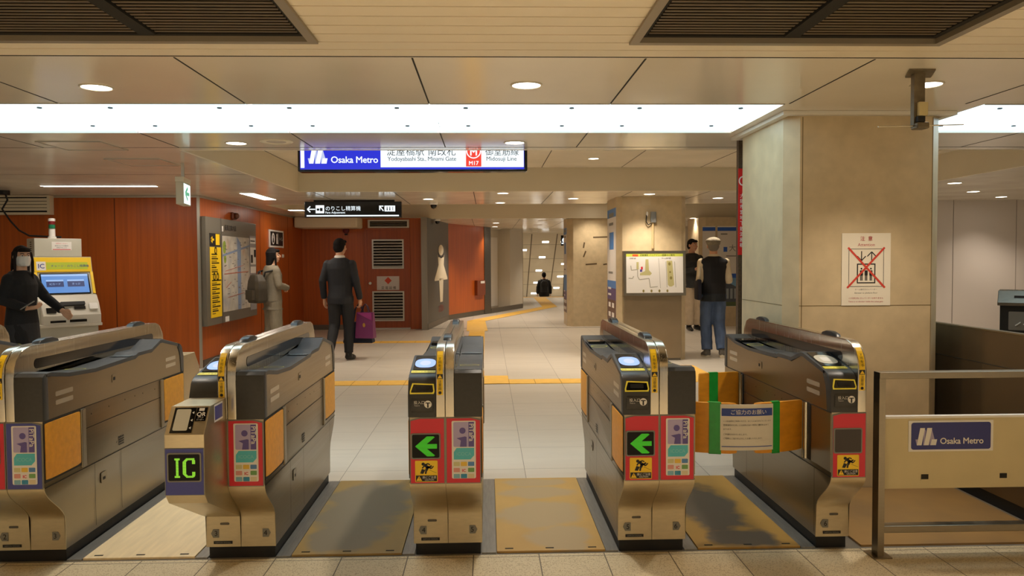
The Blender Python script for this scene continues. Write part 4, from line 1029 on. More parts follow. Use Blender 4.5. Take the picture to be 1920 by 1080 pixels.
# ================================================================ LEFT HAND SIDE
def yz(x, y): return at(x, y, X=XB)
# fare adjustment machine, turned towards the hall
pm_ = at(122, 640, Y=9.35)
t = thing('fare_machine', 'grey fare adjustment machine with yellow header and blue touch screen', 'ticket machine', (pm_.x, 9.35, 0), math.radians(42))
M_MACH = mat('grey machine casing', rgb(196, 192, 176), .45, noise=.03, nscale=6)
M_MACHF = mat('light machine front', rgb(206, 200, 186), .4)
w = .31
MB().prism([(-.20, 0), (.42, 0), (.42, 1.48), (.02, 1.48), (-.02, 1.30), (-.13, 1.04), (-.20, .95), (-.22, .70), (-.20, .66)], 'x', -w, w, bev=.008).build('cabinet', M_MACH, t)
MB().box(-w-.01, w+.02, -.30, -.15, .665, .70, bev=.006).build('shelf', M_MACHF, t)
MB().prism([(-.20, .70), (-.30, .70), (-.30, .80), (-.22, .94), (-.14, 1.03), (-.10, 1.03)], 'x', -w+.02, w+.01, bev=.01).build('coin_console', M_MACHF, t)
top = MB(); top.box(-w+.03, w-.09, .06, .42, 1.482, 1.70, bev=.006); top.build('top_box', M_MACH, t)
q = plank('notice', M_WHITE, t, FRONT(-.1, .06, 1.56), 0, 0, .21, .10, .002, .0005)
decal('notice_print', M_RED, q, FRONT(-.1, .06, 1.56), [('r', .01, .004, .20, .012), ('t', '切符はこちらへ', .105, .072, .018, 'CENTER')], lift=.003)
decal('notice_print', M_INK, q, FRONT(-.1, .06, 1.56), [('t', '防犯カメラ作動中', .105, .045, .018, 'CENTER'), ('t', '係員が対応します', .105, .024, .014, 'CENTER')], lift=.003)
fr = frame((0, -.02, 1.30), (1, 0, 0), (0, .04, .18))
q = plank('header', M_YEL, t, fr, -w+.01, .0, w-.01, .175, .012, .001, .008)
decal('header_band', mat('lime band', rgb(190, 206, 60), .4), q, fr, [('r', -w+.13, .03, w-.05, .115)], lift=.0136)
decal('header_logo', M_WHITE, q, fr, [('r', -w+.03, .02, -w+.125, .125)], lift=.0138)
decal('lettering', mat('indigo ink', rgb(40, 60, 140), .4), q, fr, [('t', 'IC', -w+.078, .045, .075, 'CENTER', .02), ('t', 'チャージ・のりこし精算機', .07, .058, .034, 'CENTER')], lift=.0145)
fr = frame((0, -.13, 1.04), (1, 0, 0), (0, .11, .26))
f_ = MB(); q = decal('screen_frame', M_YEL, t, fr, [('r', -w+.0, 0, -w+.03, .28), ('r', w-.03, 0, w, .28)], lift=.003, thick=.01)
s_ = plank('screen_bezel', M_GLOSSBLK, t, fr, -w+.05, .0, w-.05, .262, .01, .001, .006)
decal('screen', glow('blue screen', (.10, .26, .62, 1), .75), s_, fr, [('r', -w+.065, .014, w-.065, .25)], lift=.0115)
decal('screen_bar', glow('pale screen', (.35, .55, .9, 1), .7), s_, fr, [('r', -w+.065, .225, w-.065, .25), ('r', -.2, .16, -.02, .18), ('r', .02, .16, .2, .18)], lift=.0122)
decal('screen_button', glow('dark screen', (.03, .05, .16, 1), .6), s_, fr, [('r', -.2, .09, -.02, .16), ('r', .02, .09, .2, .16)], lift=.0122)
decal('button_text', glow('pale screen', (.35, .55, .9, 1), .7), s_, fr, [('t', 'ICカード', -.11, .115, .03, 'CENTER'), ('t', 'きっぷ', .11, .115, .03, 'CENTER')], lift=.013)
fr = frame((0, -.30, .80), (1, 0, 0), (0, .08, .14))
decal('slot', M_GLOSSBLK, t, fr, [('r', -.12, .045, -.02, .085), ('r', .04, .07, .16, .11), ('r', -.25, .03, -.15, .10)], lift=.012)
plank('card_tray', M_BLACK, t, fr, -.10, .12, .16, .165, .03, .0, .01)
plank('card_tray_pad', M_WHITE, t, fr, .20, .06, .29, .14, .03, .0, .01)
fr = FRONT(0, -.30, .70)
decal('slot', M_GLOSSBLK, t, fr, [('r', -.22, .02, -.06, .045), ('r', -.02, .02, .16, .05)], lift=.012)
MB().lathe([(.045, 0), (.045, .02), (.035, .025), (.035, .12), (.045, .12)], -.06, .2, 1.70).build('tower_base', M_WHITE, t, True)
MB().lathe([(.036, 0), (.036, .045)], -.06, .2, 1.822).build('tower_green', mat('green lens', rgb(30, 120, 80), .3), t, True)
MB().lathe([(.036, 0), (.036, .04)], -.06, .2, 1.868).build('tower_red', mat('red lens', rgb(120, 20, 26), .3), t, True)
MB().lathe([(.038, 0), (.038, .028), (.02, .034)], -.06, .2, 1.909).build('tower_cap', M_WHITE, t, True)
decal('side_panel', M_SEAM, t, frame((-w, .1, 0), (0, -1, 0), (0, 0, 1)), [('l', -.25, .9, .05, .9, .005), ('l', .05, .05, .05, .9, .005)], lift=.002)
decal('vent_slots', M_SEAM, t, frame((-w+.03, .2, 0), (0, -1, 0), (0, 0, 1)), [('r', -.06, 1.55+.025*k, .02, 1.56+.025*k) for k in range(5)], lift=.002)
# wall vent and the cables before it
p, q_ = at(-20, 403, Y=10.30), at(98, 403, Y=10.30)
t = thing('wall_vent', 'cream slatted ventilation box high on the wood wall', 'air vent', (p.x, 10.345, p.z))
w_ = q_.x-p.x; h_ = CZ-p.z-.005
fr_ = MB(); fr_.box(0, w_, -.10, -.002, 0, .03); fr_.box(0, w_, -.10, -.002, h_-.02, h_); fr_.box(w_-.035, w_, -.10, -.002, .03, h_-.02); fr_.box(0, .03, -.10, -.002, .03, h_-.02); fr_.build('frame', M_CEILB, t)
sb_ = MB()
for k in range(4):
    z = .05+k*(h_-.08)/4; sb_.prism([(-.095, z), (-.03, z+.03), (-.03, z+.04), (-.095, z+.035)], 'x', .03, w_-.035)
sb_.build('slat', M_CEILB, t); box('back', M_DARKIN, t, .03, w_-.035, -.02, -.004, .03, h_-.02)
c0 = at(8, 357, Y=9.6)
t = thing('cable_run', 'dark cable hanging from the ceiling to the fare machine top', 'cable', (0, 0, 0))
m1, m2, m3 = at(14, 375, Y=9.6), at(4, 392, Y=9.6), at(20, 415, Y=9.6)
e1, e2 = at(36, 432, Y=9.55), at(55, 442, Y=9.5)
MB().tube([(c0.x, c0.y, CZ-.003), m1, m2, m3, e1, e2, (pm_.x-.12, 9.55, 1.72)], .011, 8).build('cable', M_BLACK, t, True)
MB().cyl(c0.x, c0.y, CZ-.05, CZ-.001, .06, 16).build('ceiling_box', M_BLACK, t)
# area map board on the wood wall
y0, y1 = yz(376, 500).y, yz(472, 500).y
zt, zb = yz(379, 406).z, yz(381, 612).z
t = thing('map_board', 'big grey framed area map board on the orange wood wall', 'notice board', (XB, (y0+y1)/2, 0))
hy = (y1-y0)/2; ym = (y0+y1)/2
MB().box(.001, .075, -hy, hy, zb, zt, bev=.004).build('case', mat('grey board case', rgb(126, 120, 108), .4, .4), t)
fs = frame((.076, 0, 0), (0, 1, 0), (0, 0, 1))
Yl = lambda px: yz(px, 500).y-ym
Zl = lambda px, py: yz(px, py).z
a, b = Yl(383), Yl(404)
q = plank('guide_panel', M_YEL, t, fs, a, Zl(384, 597), b, Zl(384, 463), .004, .0)
zc = Zl(384, 463); lh = (zc-Zl(384, 597))
rows = []
random.seed(3)
for k in range(15):
    if k in (0, 6): rows += [('o', (a+b)/2+(.06 if k else 0), zc-lh*(.05+k*.062), .05, .06, .03)] + ([('o', (a+b)/2-.07, zc-lh*(.05+k*.062), .05, .06, .03)] if k else [])
    else:
        z = zc-lh*(.05+k*.062); rows += [('r', a+.05, z, a+.05+random.uniform(.18, .36), z+.018), ('r', a+.05, z-.030, a+.05+random.uniform(.12, .26), z-.020)]
decal('guide_print', mat('dark olive ink', rgb(70, 58, 14), .5), q, fs, rows, lift=.006)
q = plank('guide_head', M_INK, t, fs, a, Zl(384, 461), b-.02, Zl(384, 437), .004, .0)
decal('guide_arrow', M_YEL, q, fs, [('l', a+.03, Zl(384, 449), a+.16, Zl(384, 449), .03), ('l', a+.03, Zl(384, 449), a+.10, Zl(384, 444), .03), ('l', a+.03, Zl(384, 449), a+.10, Zl(384, 454), .03), ('r', a+.22, Zl(384, 459), b-.05, Zl(384, 438))], lift=.006)
a, b = Yl(407), Yl(458.7); z0, z1 = Zl(407, 586), Zl(407, 442)
M_MAP = bpy.data.materials.new('map print'); M_MAP.use_nodes = True
nt_ = M_MAP.node_tree; bs_ = nt_.nodes['Principled BSDF']; bs_.inputs['Roughness'].default_value = .3
tc = nt_.nodes.new('ShaderNodeTexCoord'); vo = nt_.nodes.new('ShaderNodeTexVoronoi'); vo.distance = 'MANHATTAN'; vo.feature = 'F1'; vo.inputs['Scale'].default_value = 6
nt_.links.new(tc.outputs['Object'], vo.inputs['Vector'])
no = nt_.nodes.new('ShaderNodeTexNoise'); no.inputs['Scale'].default_value = 3; nt_.links.new(tc.outputs['Object'], no.inputs['Vector'])
rp = nt_.nodes.new('ShaderNodeValToRGB'); rp.color_ramp.elements[0].position = .3; rp.color_ramp.elements[0].color = rgb(150, 160, 170); rp.color_ramp.elements[1].position = .5; rp.color_ramp.elements[1].color = rgb(206, 198, 184)
for pos, cc in ((.62, rgb(196, 190, 176)), (.68, rgb(206, 176, 150))):
    e = rp.color_ramp.elements.new(pos); e.color = cc
nt_.links.new(no.outputs['Fac'], rp.inputs[0])
mx = nt_.nodes.new('ShaderNodeMix'); mx.data_type = 'RGBA'; mx.inputs[0].default_value = .35; nt_.links.new(rp.outputs[0], mx.inputs[6])
sp = nt_.nodes.new('ShaderNodeMix'); sp.data_type = 'RGBA'; sp.blend_type = 'MIX'; nt_.links.new(vo.outputs['Distance'], sp.inputs[0]); sp.inputs[6].default_value = rgb(225, 218, 200); sp.inputs[7].default_value = rgb(150, 144, 130)
nt_.links.new(sp.outputs[2], mx.inputs[7]); nt_.links.new(mx.outputs[2], bs_.inputs['Base Color'])
q = plank('map_sheet', M_MAP, t, fs, a, z0, b, z1, .003, .0)
decal('map_river', mat('map blue', rgb(130, 148, 176), .4), q, fs, [('p', [(a+(b-a)*.52, z0), (a+(b-a)*.64, z0), (a+(b-a)*.66, z1-.1), (a+(b-a)*.52, z1)])], lift=.0045)
decal('map_canal', MATS['map blue'], q, fs, [('l', a, z1-.28, b, z1-.12, .03)], lift=.0050)
decal('map_park', mat('map green', rgb(140, 160, 60), .4), q, fs, [('e', a+.08, z1-.16, .07, .09), ('e', a+.10, z1-.33, .05, .06)], lift=.0045)
sh = []
for k in range(60):
    y_, z_ = random.uniform(a+.03, b-.12), random.uniform(z0+.03, z1-.05); sh.append(('r', y_, z_, y_+random.uniform(.03, .10), z_+.010))
decal('map_text', mat('map grey ink', rgb(120, 112, 108), .5), q, fs, sh, lift=.0056)
decal('map_line', mat('map red', rgb(190, 110, 90), .4), q, fs, [('l', a+.05, (z0+z1)/2, b-.1, (z0+z1)/2+.02, .012), ('l', a+.12, (z0+z1)/2-.2, a+.35, (z0+z1)/2-.12, .012), ('l', a+.2, z0+.2, b-.3, z0+.24, .008), ('l', a+.1, z1-.5, b-.3, z1-.42, .008)], lift=.0062)
a, b = Yl(459.5), Yl(471)
q = plank('side_notices', mat('lilac grey board', rgb(152, 148, 150), .5), t, fs, a, Zl(459, 582), b, Zl(459, 442), .003)
zz = lambda py: Zl(462, py)
decal('notice_paper', M_WHITE, q, fs, [('r', a+.02, zz(457), b-.02, zz(446)), ('r', a+.02, zz(496), b-.02, zz(464)), ('r', a+.02, zz(512), b-.02, zz(500))], lift=.0042)
decal('notice_print', M_INK, q, fs, [('r', a+.04, zz(493), a+.14, zz(478)), ('r', a+.2, zz(482), a+.3, zz(468)), ('r', a+.03, zz(453), b-.05, zz(451))], lift=.005)
decal('board_title', M_INK, t, fs, [('t', '駅周辺案内図', Yl(412), Zl(412, 431), .085, 'LEFT', .01), ('r', Yl(405), Zl(405, 612), Yl(405)+.012, Zl(405, 408))], lift=.001)
decal('board_logo', M_WHITE, t, fs, [('r', Yl(407), Zl(407, 434), Yl(409.5), Zl(407, 424)), ('r', Yl(410.5), Zl(411, 604), Yl(418), Zl(411, 594))], lift=.001)
# toilet sign on the wood wall
t = thing('toilet_sign', 'small black restroom sign with white border on the wood wall', 'sign', (XB, yz(517, 450).y, yz(517, 448).z))
hy = (yz(531, 448).y-yz(505, 448).y)/2; hz = .155
MB().box(.0005, .02, -hy, hy, -hz, hz).build('board', M_WHITE, t)
fs = frame((.0201, 0, 0), (0, 1, 0), (0, 0, 1))
decal('face', M_INK, t, fs, [('r', -hy+.05, -hz+.03, hy-.05, hz-.03)], lift=.001)
decal('pictogram', M_WHITE, t, fs, [('e', -hy+.22, 0, .10, .10), ('e', -hy+.46, .06, .035, .035), ('r', -hy+.42, -.09, -hy+.50, .03), ('r', -hy+.53, -.1, -hy+.55, .1), ('t', 'トイレ', -hy+.6, -.03, .085, 'LEFT', .0)], lift=.002)
decal('pictogram', M_INK, t, fs, [('e', -hy+.22, .045, .022, .022), ('p', [(-hy+.17, -.07), (-hy+.27, -.07), (-hy+.24, .02), (-hy+.20, .02)])], lift=.003)
p = yz(372+60, 0) if 0 else None
t = thing('wall_alarm', 'little brown alarm lamp above the area map board', 'alarm lamp', (XB, yz(436, 405).y, yz(436, 405).z))
MB().box(.001, .04, -.09, .09, -.05, .05, bev=.01).build('base', mat('brown plastic', rgb(110, 52, 24), .4), t)
MB().ball((.06, 0, 0), .04, .05, .045).build('lens', mat('amber lens', rgb(96, 50, 26), .5), t, True)
p = yz(530, 480); tag(MB().box(XB+.0005, XB+.012, p.y-.05, p.y+.05, p.z-.03, p.z+.03).build('wall_plate', M_WHITE), 'tiny white wall plate below the restroom sign', 'wall plate')
# louvred service door in the far wood wall
Yd = 16.045
P = lambda x, y: at(x, y, Y=Yd)
d0, d1 = P(690, 616), P(766, 616)
t = thing('louvre_door', 'orange wood service door with two metal louvres on the far wall', 'door', ((d0.x+d1.x)/2, Yd, 0)); t['kind'] = 'structure'
hw = (d1.x-d0.x)/2; ht = P(690, 432).z
M_WOODD = mat('door wood veneer', rgb(158, 74, 28), .36, noise=.16, nscale=3, stretch=(9, 9, .22))
box('leaf', M_WOODD, t, -hw, hw, -.02, -.001, .03, ht)
fm = MB(); fm.box(-hw-.05, -hw, -.03, -.001, 0, ht+.05); fm.box(hw, hw+.05, -.03, -.001, 0, ht+.05); fm.box(-hw, hw, -.03, -.001, ht, ht+.05); fm.build('door_frame', M_WOODD, t)
box('sill', M_ALU, t, -hw-.05, hw+.05, -.04, -.001, 0, .03)
def louvre(zb_, zt_, xa_, xb_, nm):
    f_ = MB(); 
    for a_, b_, c_, d_ in ((xa_, xb_, zb_, zb_+.03), (xa_, xb_, zt_-.03, zt_), (xa_, xa_+.03, zb_+.03, zt_-.03), (xb_-.03, xb_, zb_+.03, zt_-.03)): f_.box(a_, b_, -.045, -.02, c_, d_)
    o = f_.build(nm, M_ALU, t)
    s_ = MB(); n = 9
    for k in range(n):
        z = zb_+.04+k*(zt_-zb_-.07)/n; s_.prism([(-.043, z), (-.026, z+.022), (-.026, z+.03), (-.043, z+.014)], 'x', xa_+.03, xb_-.03)
    s_.build('slat', M_ALU, o); box('backing', M_DARKIN, o, xa_+.03, xb_-.03, -.0225, -.0205, zb_+.03, zt_-.03)
xl_ = lambda px, py: P(px, py).x-(d0.x+d1.x)/2
louvre(P(700, 504).z, P(700, 449).z, xl_(698, 480), xl_(757.5, 480), 'upper_louvre')
louvre(P(700, 602).z, P(700, 546).z, xl_(699, 570), xl_(758.5, 570), 'lower_louvre')
fr = FRONT(0, -.02, 0)
q = plank('equipment_notice', mat('pale notice', rgb(206, 200, 196), .5), t, fr, xl_(707, 530), P(707, 544).z, xl_(749, 530), P(707, 518).z, .002, .0005)
cx, cz = xl_(728, 526), P(728, 526).z
decal('diamond', mat('vermilion', rgb(206, 70, 40), .5), q, fr, [('p', [(cx-.075, cz), (cx, cz-.075), (cx+.075, cz), (cx, cz+.075)])], lift=.004)
decal('lettering', M_INK, q, fr, [('t', '変電設備', cx+.01, cz-.175, .068, 'CENTER', .008, 0, 1.35)], lift=.004)
MB().tube([(xl_(695, 531), -.02, P(695, 531).z), (xl_(695, 531), -.07, P(695, 531).z)], .03, 12).build('knob', M_STEELV, t, True)
pv = P(690, 428), P(767, 412)
t = thing('door_vent', 'metal ventilation grille above the louvred door', 'air vent', ((pv[0].x+pv[1].x)/2, Yd, pv[0].z))
hw = (pv[1].x-pv[0].x)/2; hh = min(pv[1].z, CZ-.005)-pv[0].z
f_ = MB(); [f_.box(a_, b_, -.03, -.002, c_, d_) for a_, b_, c_, d_ in ((-hw, hw, 0, .03), (-hw, hw, hh-.03, hh), (-hw, -hw+.04, .03, hh-.03), (hw-.04, hw, .03, hh-.03))]; f_.build('frame', M_ALU, t)
s_ = MB(); [s_.prism([(-.028, z), (-.01, z+.02), (-.01, z+.03), (-.028, z+.012)], 'x', -hw+.04, hw-.04) for z in (.04, .075, .11)]; s_.build('slat', M_STEELD, t); box('back', M_DARKIN, t, -hw+.04, hw-.04, -.006, -.003, .03, hh-.03)
p = P(649, 432); t = thing('fire_alarm', 'small dark red alarm bell on the far wood wall beside the door', 'alarm bell', (p.x, Yd, p.z))
MB(Matrix.Translation((0, -.04, 0)) @ Matrix.Rotation(PI/2, 4, 'X')).lathe([(.05, 0), (.07, .02), (.06, .05), (.001, .06)], 0, 0, -.03).build('bell', mat('dark red enamel', rgb(96, 16, 18), .35), t, True)
box('bracket', M_BLACK, t, -.03, .03, -.02, -.001, -.1, .12)
# lady pictogram on the grey wall
pa, pb_ = Vector((pb[0].x+.04, 15.8, 0)), Vector((pb[2].x, pb[2].y, 0))
u = (pb_-pa).normalized(); L_ = (pb_-pa).length
t = thing('lady_pictogram', 'tall cream lady pictogram on the dark grey restroom wall', 'pictogram', pa+u*L_*.6+Vector((u.y, -u.x, 0))*.002, math.atan2(u.y, u.x))
fr = FRONT(0, 0, 0); yb = pa.y+u.y*L_*.6
Z = lambda py: at(825, py, Y=yb).z
zs = {k: Z(v) for k, v in dict(top=459, chin=479, sh=478, waist=505, hem=522, foot=566).items()}
hw = .31*L_
decal('figure', mat('cream paint', rgb(226, 214, 188), .5), t, fr, [('e', 0, (zs['top']+zs['chin'])/2, .38*hw, (zs['top']-zs['chin'])/2),
    ('p', [(q_*hw, z_) for q_, z_ in ((-.5, zs['sh']), (-.44, zs['chin']-.04), (.44, zs['chin']-.04), (.5, zs['sh']), (.4, zs['waist']+.1), (1, zs['hem']), (1, zs['hem']-.04), (-1, zs['hem']-.04), (-1, zs['hem']), (-.4, zs['waist']+.1))]), ('p', [(-.34*hw, zs['hem']), (.34*hw, zs['hem']), (.2*hw, zs['foot']), (-.2*hw, zs['foot'])])], lift=.002, thick=.004)
decal('necklace', M_INK, t, fr, [('o', 0, zs['chin']+.06, .40*hw, .12, .03, PI, 2*PI)], lift=.008)
decal('lettering', mat('muted red ink', rgb(150, 50, 50), .5), t, fr, [('t', 'お手洗い', 0, Z(583), .17, 'CENTER', .01)], lift=.002)
# small box on the passage wall
qv = at(898, 520, Y=19.4)
t = thing('wall_box', 'slim brown box with a white label on the passage wood wall', 'wall box', (pb[2].lerp(pb[3], .82).x, pb[2].lerp(pb[3], .82).y, at(897, 555, Y=19.4).z), math.atan2((pb[3]-pb[2]).y, (pb[3]-pb[2]).x))
box('case', mat('brown box', rgb(120, 56, 24), .45), t, -.25, .25, -.08, -.001, 0, .38); box('label', M_WHITE, t, -.05, .2, -.083, -.08, .3, .36)
# ================================================================ MIDDLE: COLUMN FITTINGS
M_TAUPE = mat('taupe steel cover', rgb(150, 132, 106), .4, .5, noise=.05, nscale=6)
X0, X1, Y0 = 1.815, 2.79, 10.76
t = thing('column_cover', 'taupe metal cover around the foot of the route map column', 'cover', ((X0+X1)/2, Y0, 0))
MB().box(-.40, .405, -.06, -.002, .03, .98, bev=.006).build('body', M_TAUPE, t); box('toe', M_STEELD, t, -.39, .395, -.05, -.002, 0, .03)
pa, pb2 = at(1170, 555, Y=10.62), at(1287, 470, Y=10.62)
t = thing('route_map_stand', 'tilted steel framed route map board on the middle column', 'map board', ((pa.x+pb2.x)/2, 10.757, pa.z))
hw = (pb2.x-pa.x)/2; hh = pb2.z-pa.z
MB().prism([(-.002, 0), (-.13, 0), (-.10, hh), (-.002, hh)], 'x', -hw, hw, bev=.004).build('case', M_STEEL, t)
fr = frame((0, -.13, 0), (1, 0, 0), (0, .03, hh))
x0, x1, z0, z1 = -hw+.035, hw-.04, .04, hh-.04
q = plank('map_sheet', mat('white map sheet', rgb(236, 232, 226), .3), t, fr, x0, z0, x1, z1, .002, .0005)
X = lambda u: x0+(x1-x0)*u
Y = lambda v: z1-(z1-z0)*v
decal('map_header', mat('lime header', rgb(204, 214, 84), .4), q, fr, [('r', x0, Y(.07), x1, z1)], lift=.003)
decal('map_header_tag', mat('orange tag', rgb(214, 96, 50), .4), q, fr, [('r', X(.11), Y(.065), X(.21), Y(.012))], lift=.0036)
decal('lettering', M_INK, q, fr, [('t', '淀屋橋駅 バリアフリー経路のご案内', X(.24), Y(.055), .03), ('t', '駅構内図', X(.06), Y(.13), .022), ('t', 'ホーム案内図', X(.62), Y(.13), .022)], lift=.0036)
K = mat('khaki map area', rgb(196, 188, 132), .4)
for sh_ in [('p', [(X(.34), Y(.14)), (X(.39), Y(.14)), (X(.40), Y(.42)), (X(.45), Y(.50)), (X(.42), Y(.55)), (X(.24), Y(.55)), (X(.24), Y(.50)), (X(.33), Y(.44))]), ('r', X(.18), Y(.40), X(.22), Y(.21)), ('p', [(X(.71), Y(.18)), (X(.81), Y(.18)), (X(.84), Y(.80)), (X(.80), Y(.84)), (X(.76), Y(.84)), (X(.73), Y(.80))])]: decal('map_area', K, q, fr, [sh_], lift=.003)
decal('map_line', mat('map grey line', rgb(176, 172, 160), .5), q, fr, [('l', X(.57), Y(.11), X(.60), Y(.88), .006), ('l', X(.08), Y(.3), X(.09), Y(.42), .012), ('l', X(.09), Y(.42), X(.2), Y(.40), .012), ('l', X(.2), Y(.4), X(.2), Y(.58), .012), ('l', X(.04), Y(.62), X(.11), Y(.63), .012), ('l', X(.11), Y(.63), X(.13), Y(.57), .012), ('l', X(.2), Y(.58), X(.23), Y(.66), .012), ('l', X(.23), Y(.66), X(.4), Y(.63), .012), ('l', X(.40), Y(.63), X(.42), Y(.86), .012), ('l', X(.42), Y(.86), X(.55), Y(.84), .012), ('l', X(.70), Y(.2), X(.715), Y(.86), .008), ('l', X(.85), Y(.2), X(.87), Y(.86), .008)], lift=.0032)
decal('map_mark', M_RED, q, fr, [('r', X(.26), Y(.40), X(.29), Y(.33))], lift=.0038)
decal('map_mark', M_DPUR, q, fr, [('r', X(.24), Y(.46), X(.28), Y(.40))], lift=.0038)
decal('map_symbol', mat('olive symbol', rgb(140, 128, 70), .5), q, fr, [('e', X(.76), Y(.26), .018, .022), ('e', X(.77), Y(.47), .012, .014), ('e', X(.785), Y(.62), .018, .022)] + [('e', X(.30+.14*k), Y(.95), .014, .02) for k in range(4)], lift=.004)
p = at(1224, 408, Y=10.75)
t = thing('column_sensor', 'grey sensor box with conduit above the route map board', 'sensor', (p.x, 10.757, p.z))
MB().box(-.035, .04, -.05, -.001, -.07, .08, bev=.005).build('box', mat('slate plastic', rgb(128, 130, 130), .4), t)
MB().tube([(0, -.012, -.07), (0, -.012, -.43)], .018, 8).build('conduit', mat('cream conduit', rgb(196, 172, 128), .4), t, True)
MB().tube([(-.09, -.03, .06), (-.10, -.04, -.06), (-.07, -.035, -.10), (-.03, -.03, -.08)], .008, 8).build('cable', M_SEAM, t, True)
MB().ball((-.085, -.03, .05), .016, .016, .035).build('bulb', M_WHITE, t, True)
MB().box(-.16, -.03, -.006, -.001, .17, .33).build('paper_patch', mat('torn paper', rgb(206, 190, 158), .6), t)
# advertisements on the columns: faces looking to -x
M_ADW = mat('advert white', rgb(222, 216, 208), .4); M_ADB = mat('advert blue', rgb(70, 130, 196), .4); M_ADN = mat('advert violet', rgb(86, 74, 120), .4); M_ADBR = mat('advert brown', rgb(96, 70, 62), .4)
def side_ad(lab, X, ya, yb, z):
    t = thing('column_poster', lab, 'poster', (X-.0005, (ya+yb)/2, 0), group='posters on the columns')
    fs = frame((0, 0, 0), (0, -1, 0), (0, 0, 1)); h = (yb-ya)/2
    plank('sheet', M_ADW, t, fs, -h, z[0], h, z[5], .003)
    decal('blue_band', M_ADB, t, fs, [('r', -h, z[4], h, z[5]), ('r', -h, z[2], h, z[3]), ('r', -h*.5, z[3]+.45, h*.5, z[3]+.7)], lift=.0036)
    decal('violet_band', M_ADN, t, fs, [('r', -h, z[1], h, z[2])], lift=.0036)
    decal('brown_band', M_ADBR, t, fs, [('r', -h, z[0], h, z[1])], lift=.0036)
    decal('print', M_GREY, t, fs, [('r', -h*.7, z[3]+.1, h*.3, z[3]+.13), ('r', -h*.6, z[3]+.8, h*.4, z[3]+.84), ('r', -h*.6, z[3]+.92, h*.5, z[3]+.98)] , lift=.0042)
    decal('print', M_WHITE, t, fs, [('r', -h*.8, z[1]+.06, -h*.1, z[1]+.09), ('r', -h*.8, z[1]+.15, -h*.1, z[1]+.18)] + [('r', -h*.7+h*.8*j, z[0]+.06+.14*k, -h*.7+h*.8*j+h*.5, z[0]+.13+.14*k) for j in range(2) for k in range(2)], lift=.0042)
zc2 = [at(1150, v, Y=11.2).z for v in (602, 562, 540, 526, 408, 392)]
side_ad('tall blue and violet poster on the side of the route map column', X0, 10.85, 11.62, zc2)
zc3 = [at(1066, v, Y=16.8).z for v in (585, 560, 545, 515, 440, 428)]
side_ad('tall white and blue poster on the side of the worn column', 1.70, 16.5, 17.15, zc3)
def front_ad(lab, px0, px1, Y, sky=True):
    a, b = at(px0, 500, Y=Y), at(px1, 500, Y=Y)
    t = thing('column_advert', lab, 'poster', ((a.x+b.x)/2, Y-.001, 0), group='posters on the columns')
    h = (b.x-a.x)/2; f_ = FRONT(0, 0, 0); Z = lambda v: at((px0+px1)/2, v, Y=Y).z
    plank('sheet', M_ADW, t, f_, -h, Z(575), h, Z(424), .003)
    blue = mat('royal blue print', rgb(38, 92, 190), .4)
    decal('blue_band', blue, t, f_, [('r', -h, Z(433), h, Z(426)), ('r', -h, Z(521), h, Z(513))], lift=.0036)
    if sky:
        decal('picture', mat('picture sky', rgb(120, 166, 206), .4), t, f_, [('r', -h, Z(572), h, Z(521))], lift=.0036)
        decal('building_print', mat('picture building', rgb(74, 84, 98), .4), t, f_, [('p', [(-h, Z(568)), (h, Z(568)), (h, Z(541)), (-h*.1, Z(528)), (-h, Z(532))])], lift=.0042)
        decal('window_print', mat('picture window', rgb(150, 160, 168), .4), t, f_, [('r', -h*.9+h*.36*k, Z(560-0*k)+.0, -h*.9+h*.36*k+h*.22, Z(541)) for k in range(5)], lift=.0048)
        decal('grass_print', mat('picture grass', rgb(84, 100, 60), .4), t, f_, [('r', -h, Z(574), h, Z(566))], lift=.0048)
        decal('print', M_GREY, t, f_, [('t', '大阪市立', h*.05, Z(470), .15, 'LEFT', .01), ('r', -h*.7, Z(440), -h*.1, Z(437.5)), ('r', -h*.2, Z(481), h*.8, Z(479))], lift=.0036)
        decal('logo', blue, t, f_, [('r', -h*.45, Z(472), -h*.1, Z(463))], lift=.0036)
front_ad('wide advertisement with a building picture on the side column', 1345, 1386, 16.098)
front_ad('narrow advertisement strip on the corner of the side column', 1317, 1341, 16.096, False)
# worn marks on the far column
t = thing('wall_scuff', 'dark scuffs and holes on the worn column', 'scuff', (1.9, 16.349, 0))
f_ = FRONT(-1.9, 0, 0)
W_ = lambda x, y: at(x, y, Y=16.349)
sh = []
for x, y, dx, dy in ((1094, 465, .02, .3), (1094, 482, .05, .32), (1098, 496, .24, .04), (1112, 445, .34, .02), (1131, 496, .08, .03)):
    p = W_(x, y); sh.append(('l', p.x, p.z, p.x+dx, p.z+dy*.4, .03))
decal('scuff', mat('scuff', rgb(92, 74, 48), .8), t, f_, sh, lift=.0012)
# far sign and handrail by the stairs
p = at(1058, 451, Y=27.0)
t = thing('stair_sign', 'small dark hanging sign with a white mark near the stairs', 'sign', (p.x, 27, p.z-.18))
MB().box(-.12, .25, -.05, .05, 0, .36).build('case', M_GLOSSBLK, t); box('hanger', M_BLACK, t, .02, .05, -.01, .01, .36, 2.47-(p.z-.18)-.001)
decal('mark', M_SWHITE, t, FRONT(0, -.05, 0), [('e', -.0, .19, .08, .09), ('r', -.1, .06, .2, .10)], lift=.002)
p0, p1 = at(1056, 558, Y=29.7), at(1063, 512, Y=29.7)
t = thing('stair_handrail', 'steel handrail at the head of the far stairs', 'handrail', (p0.x, 29.75, 0))
MB().tube([(0, 0, -.3), (.05, .0, .80), (.20, -.4, .95)], .03, 8).build('rail', M_STEELD, t, True); MB().tube([(.12, .1, -.4), (.14, .1, .9)], .03, 8).build('post', M_STEELD, t, True)
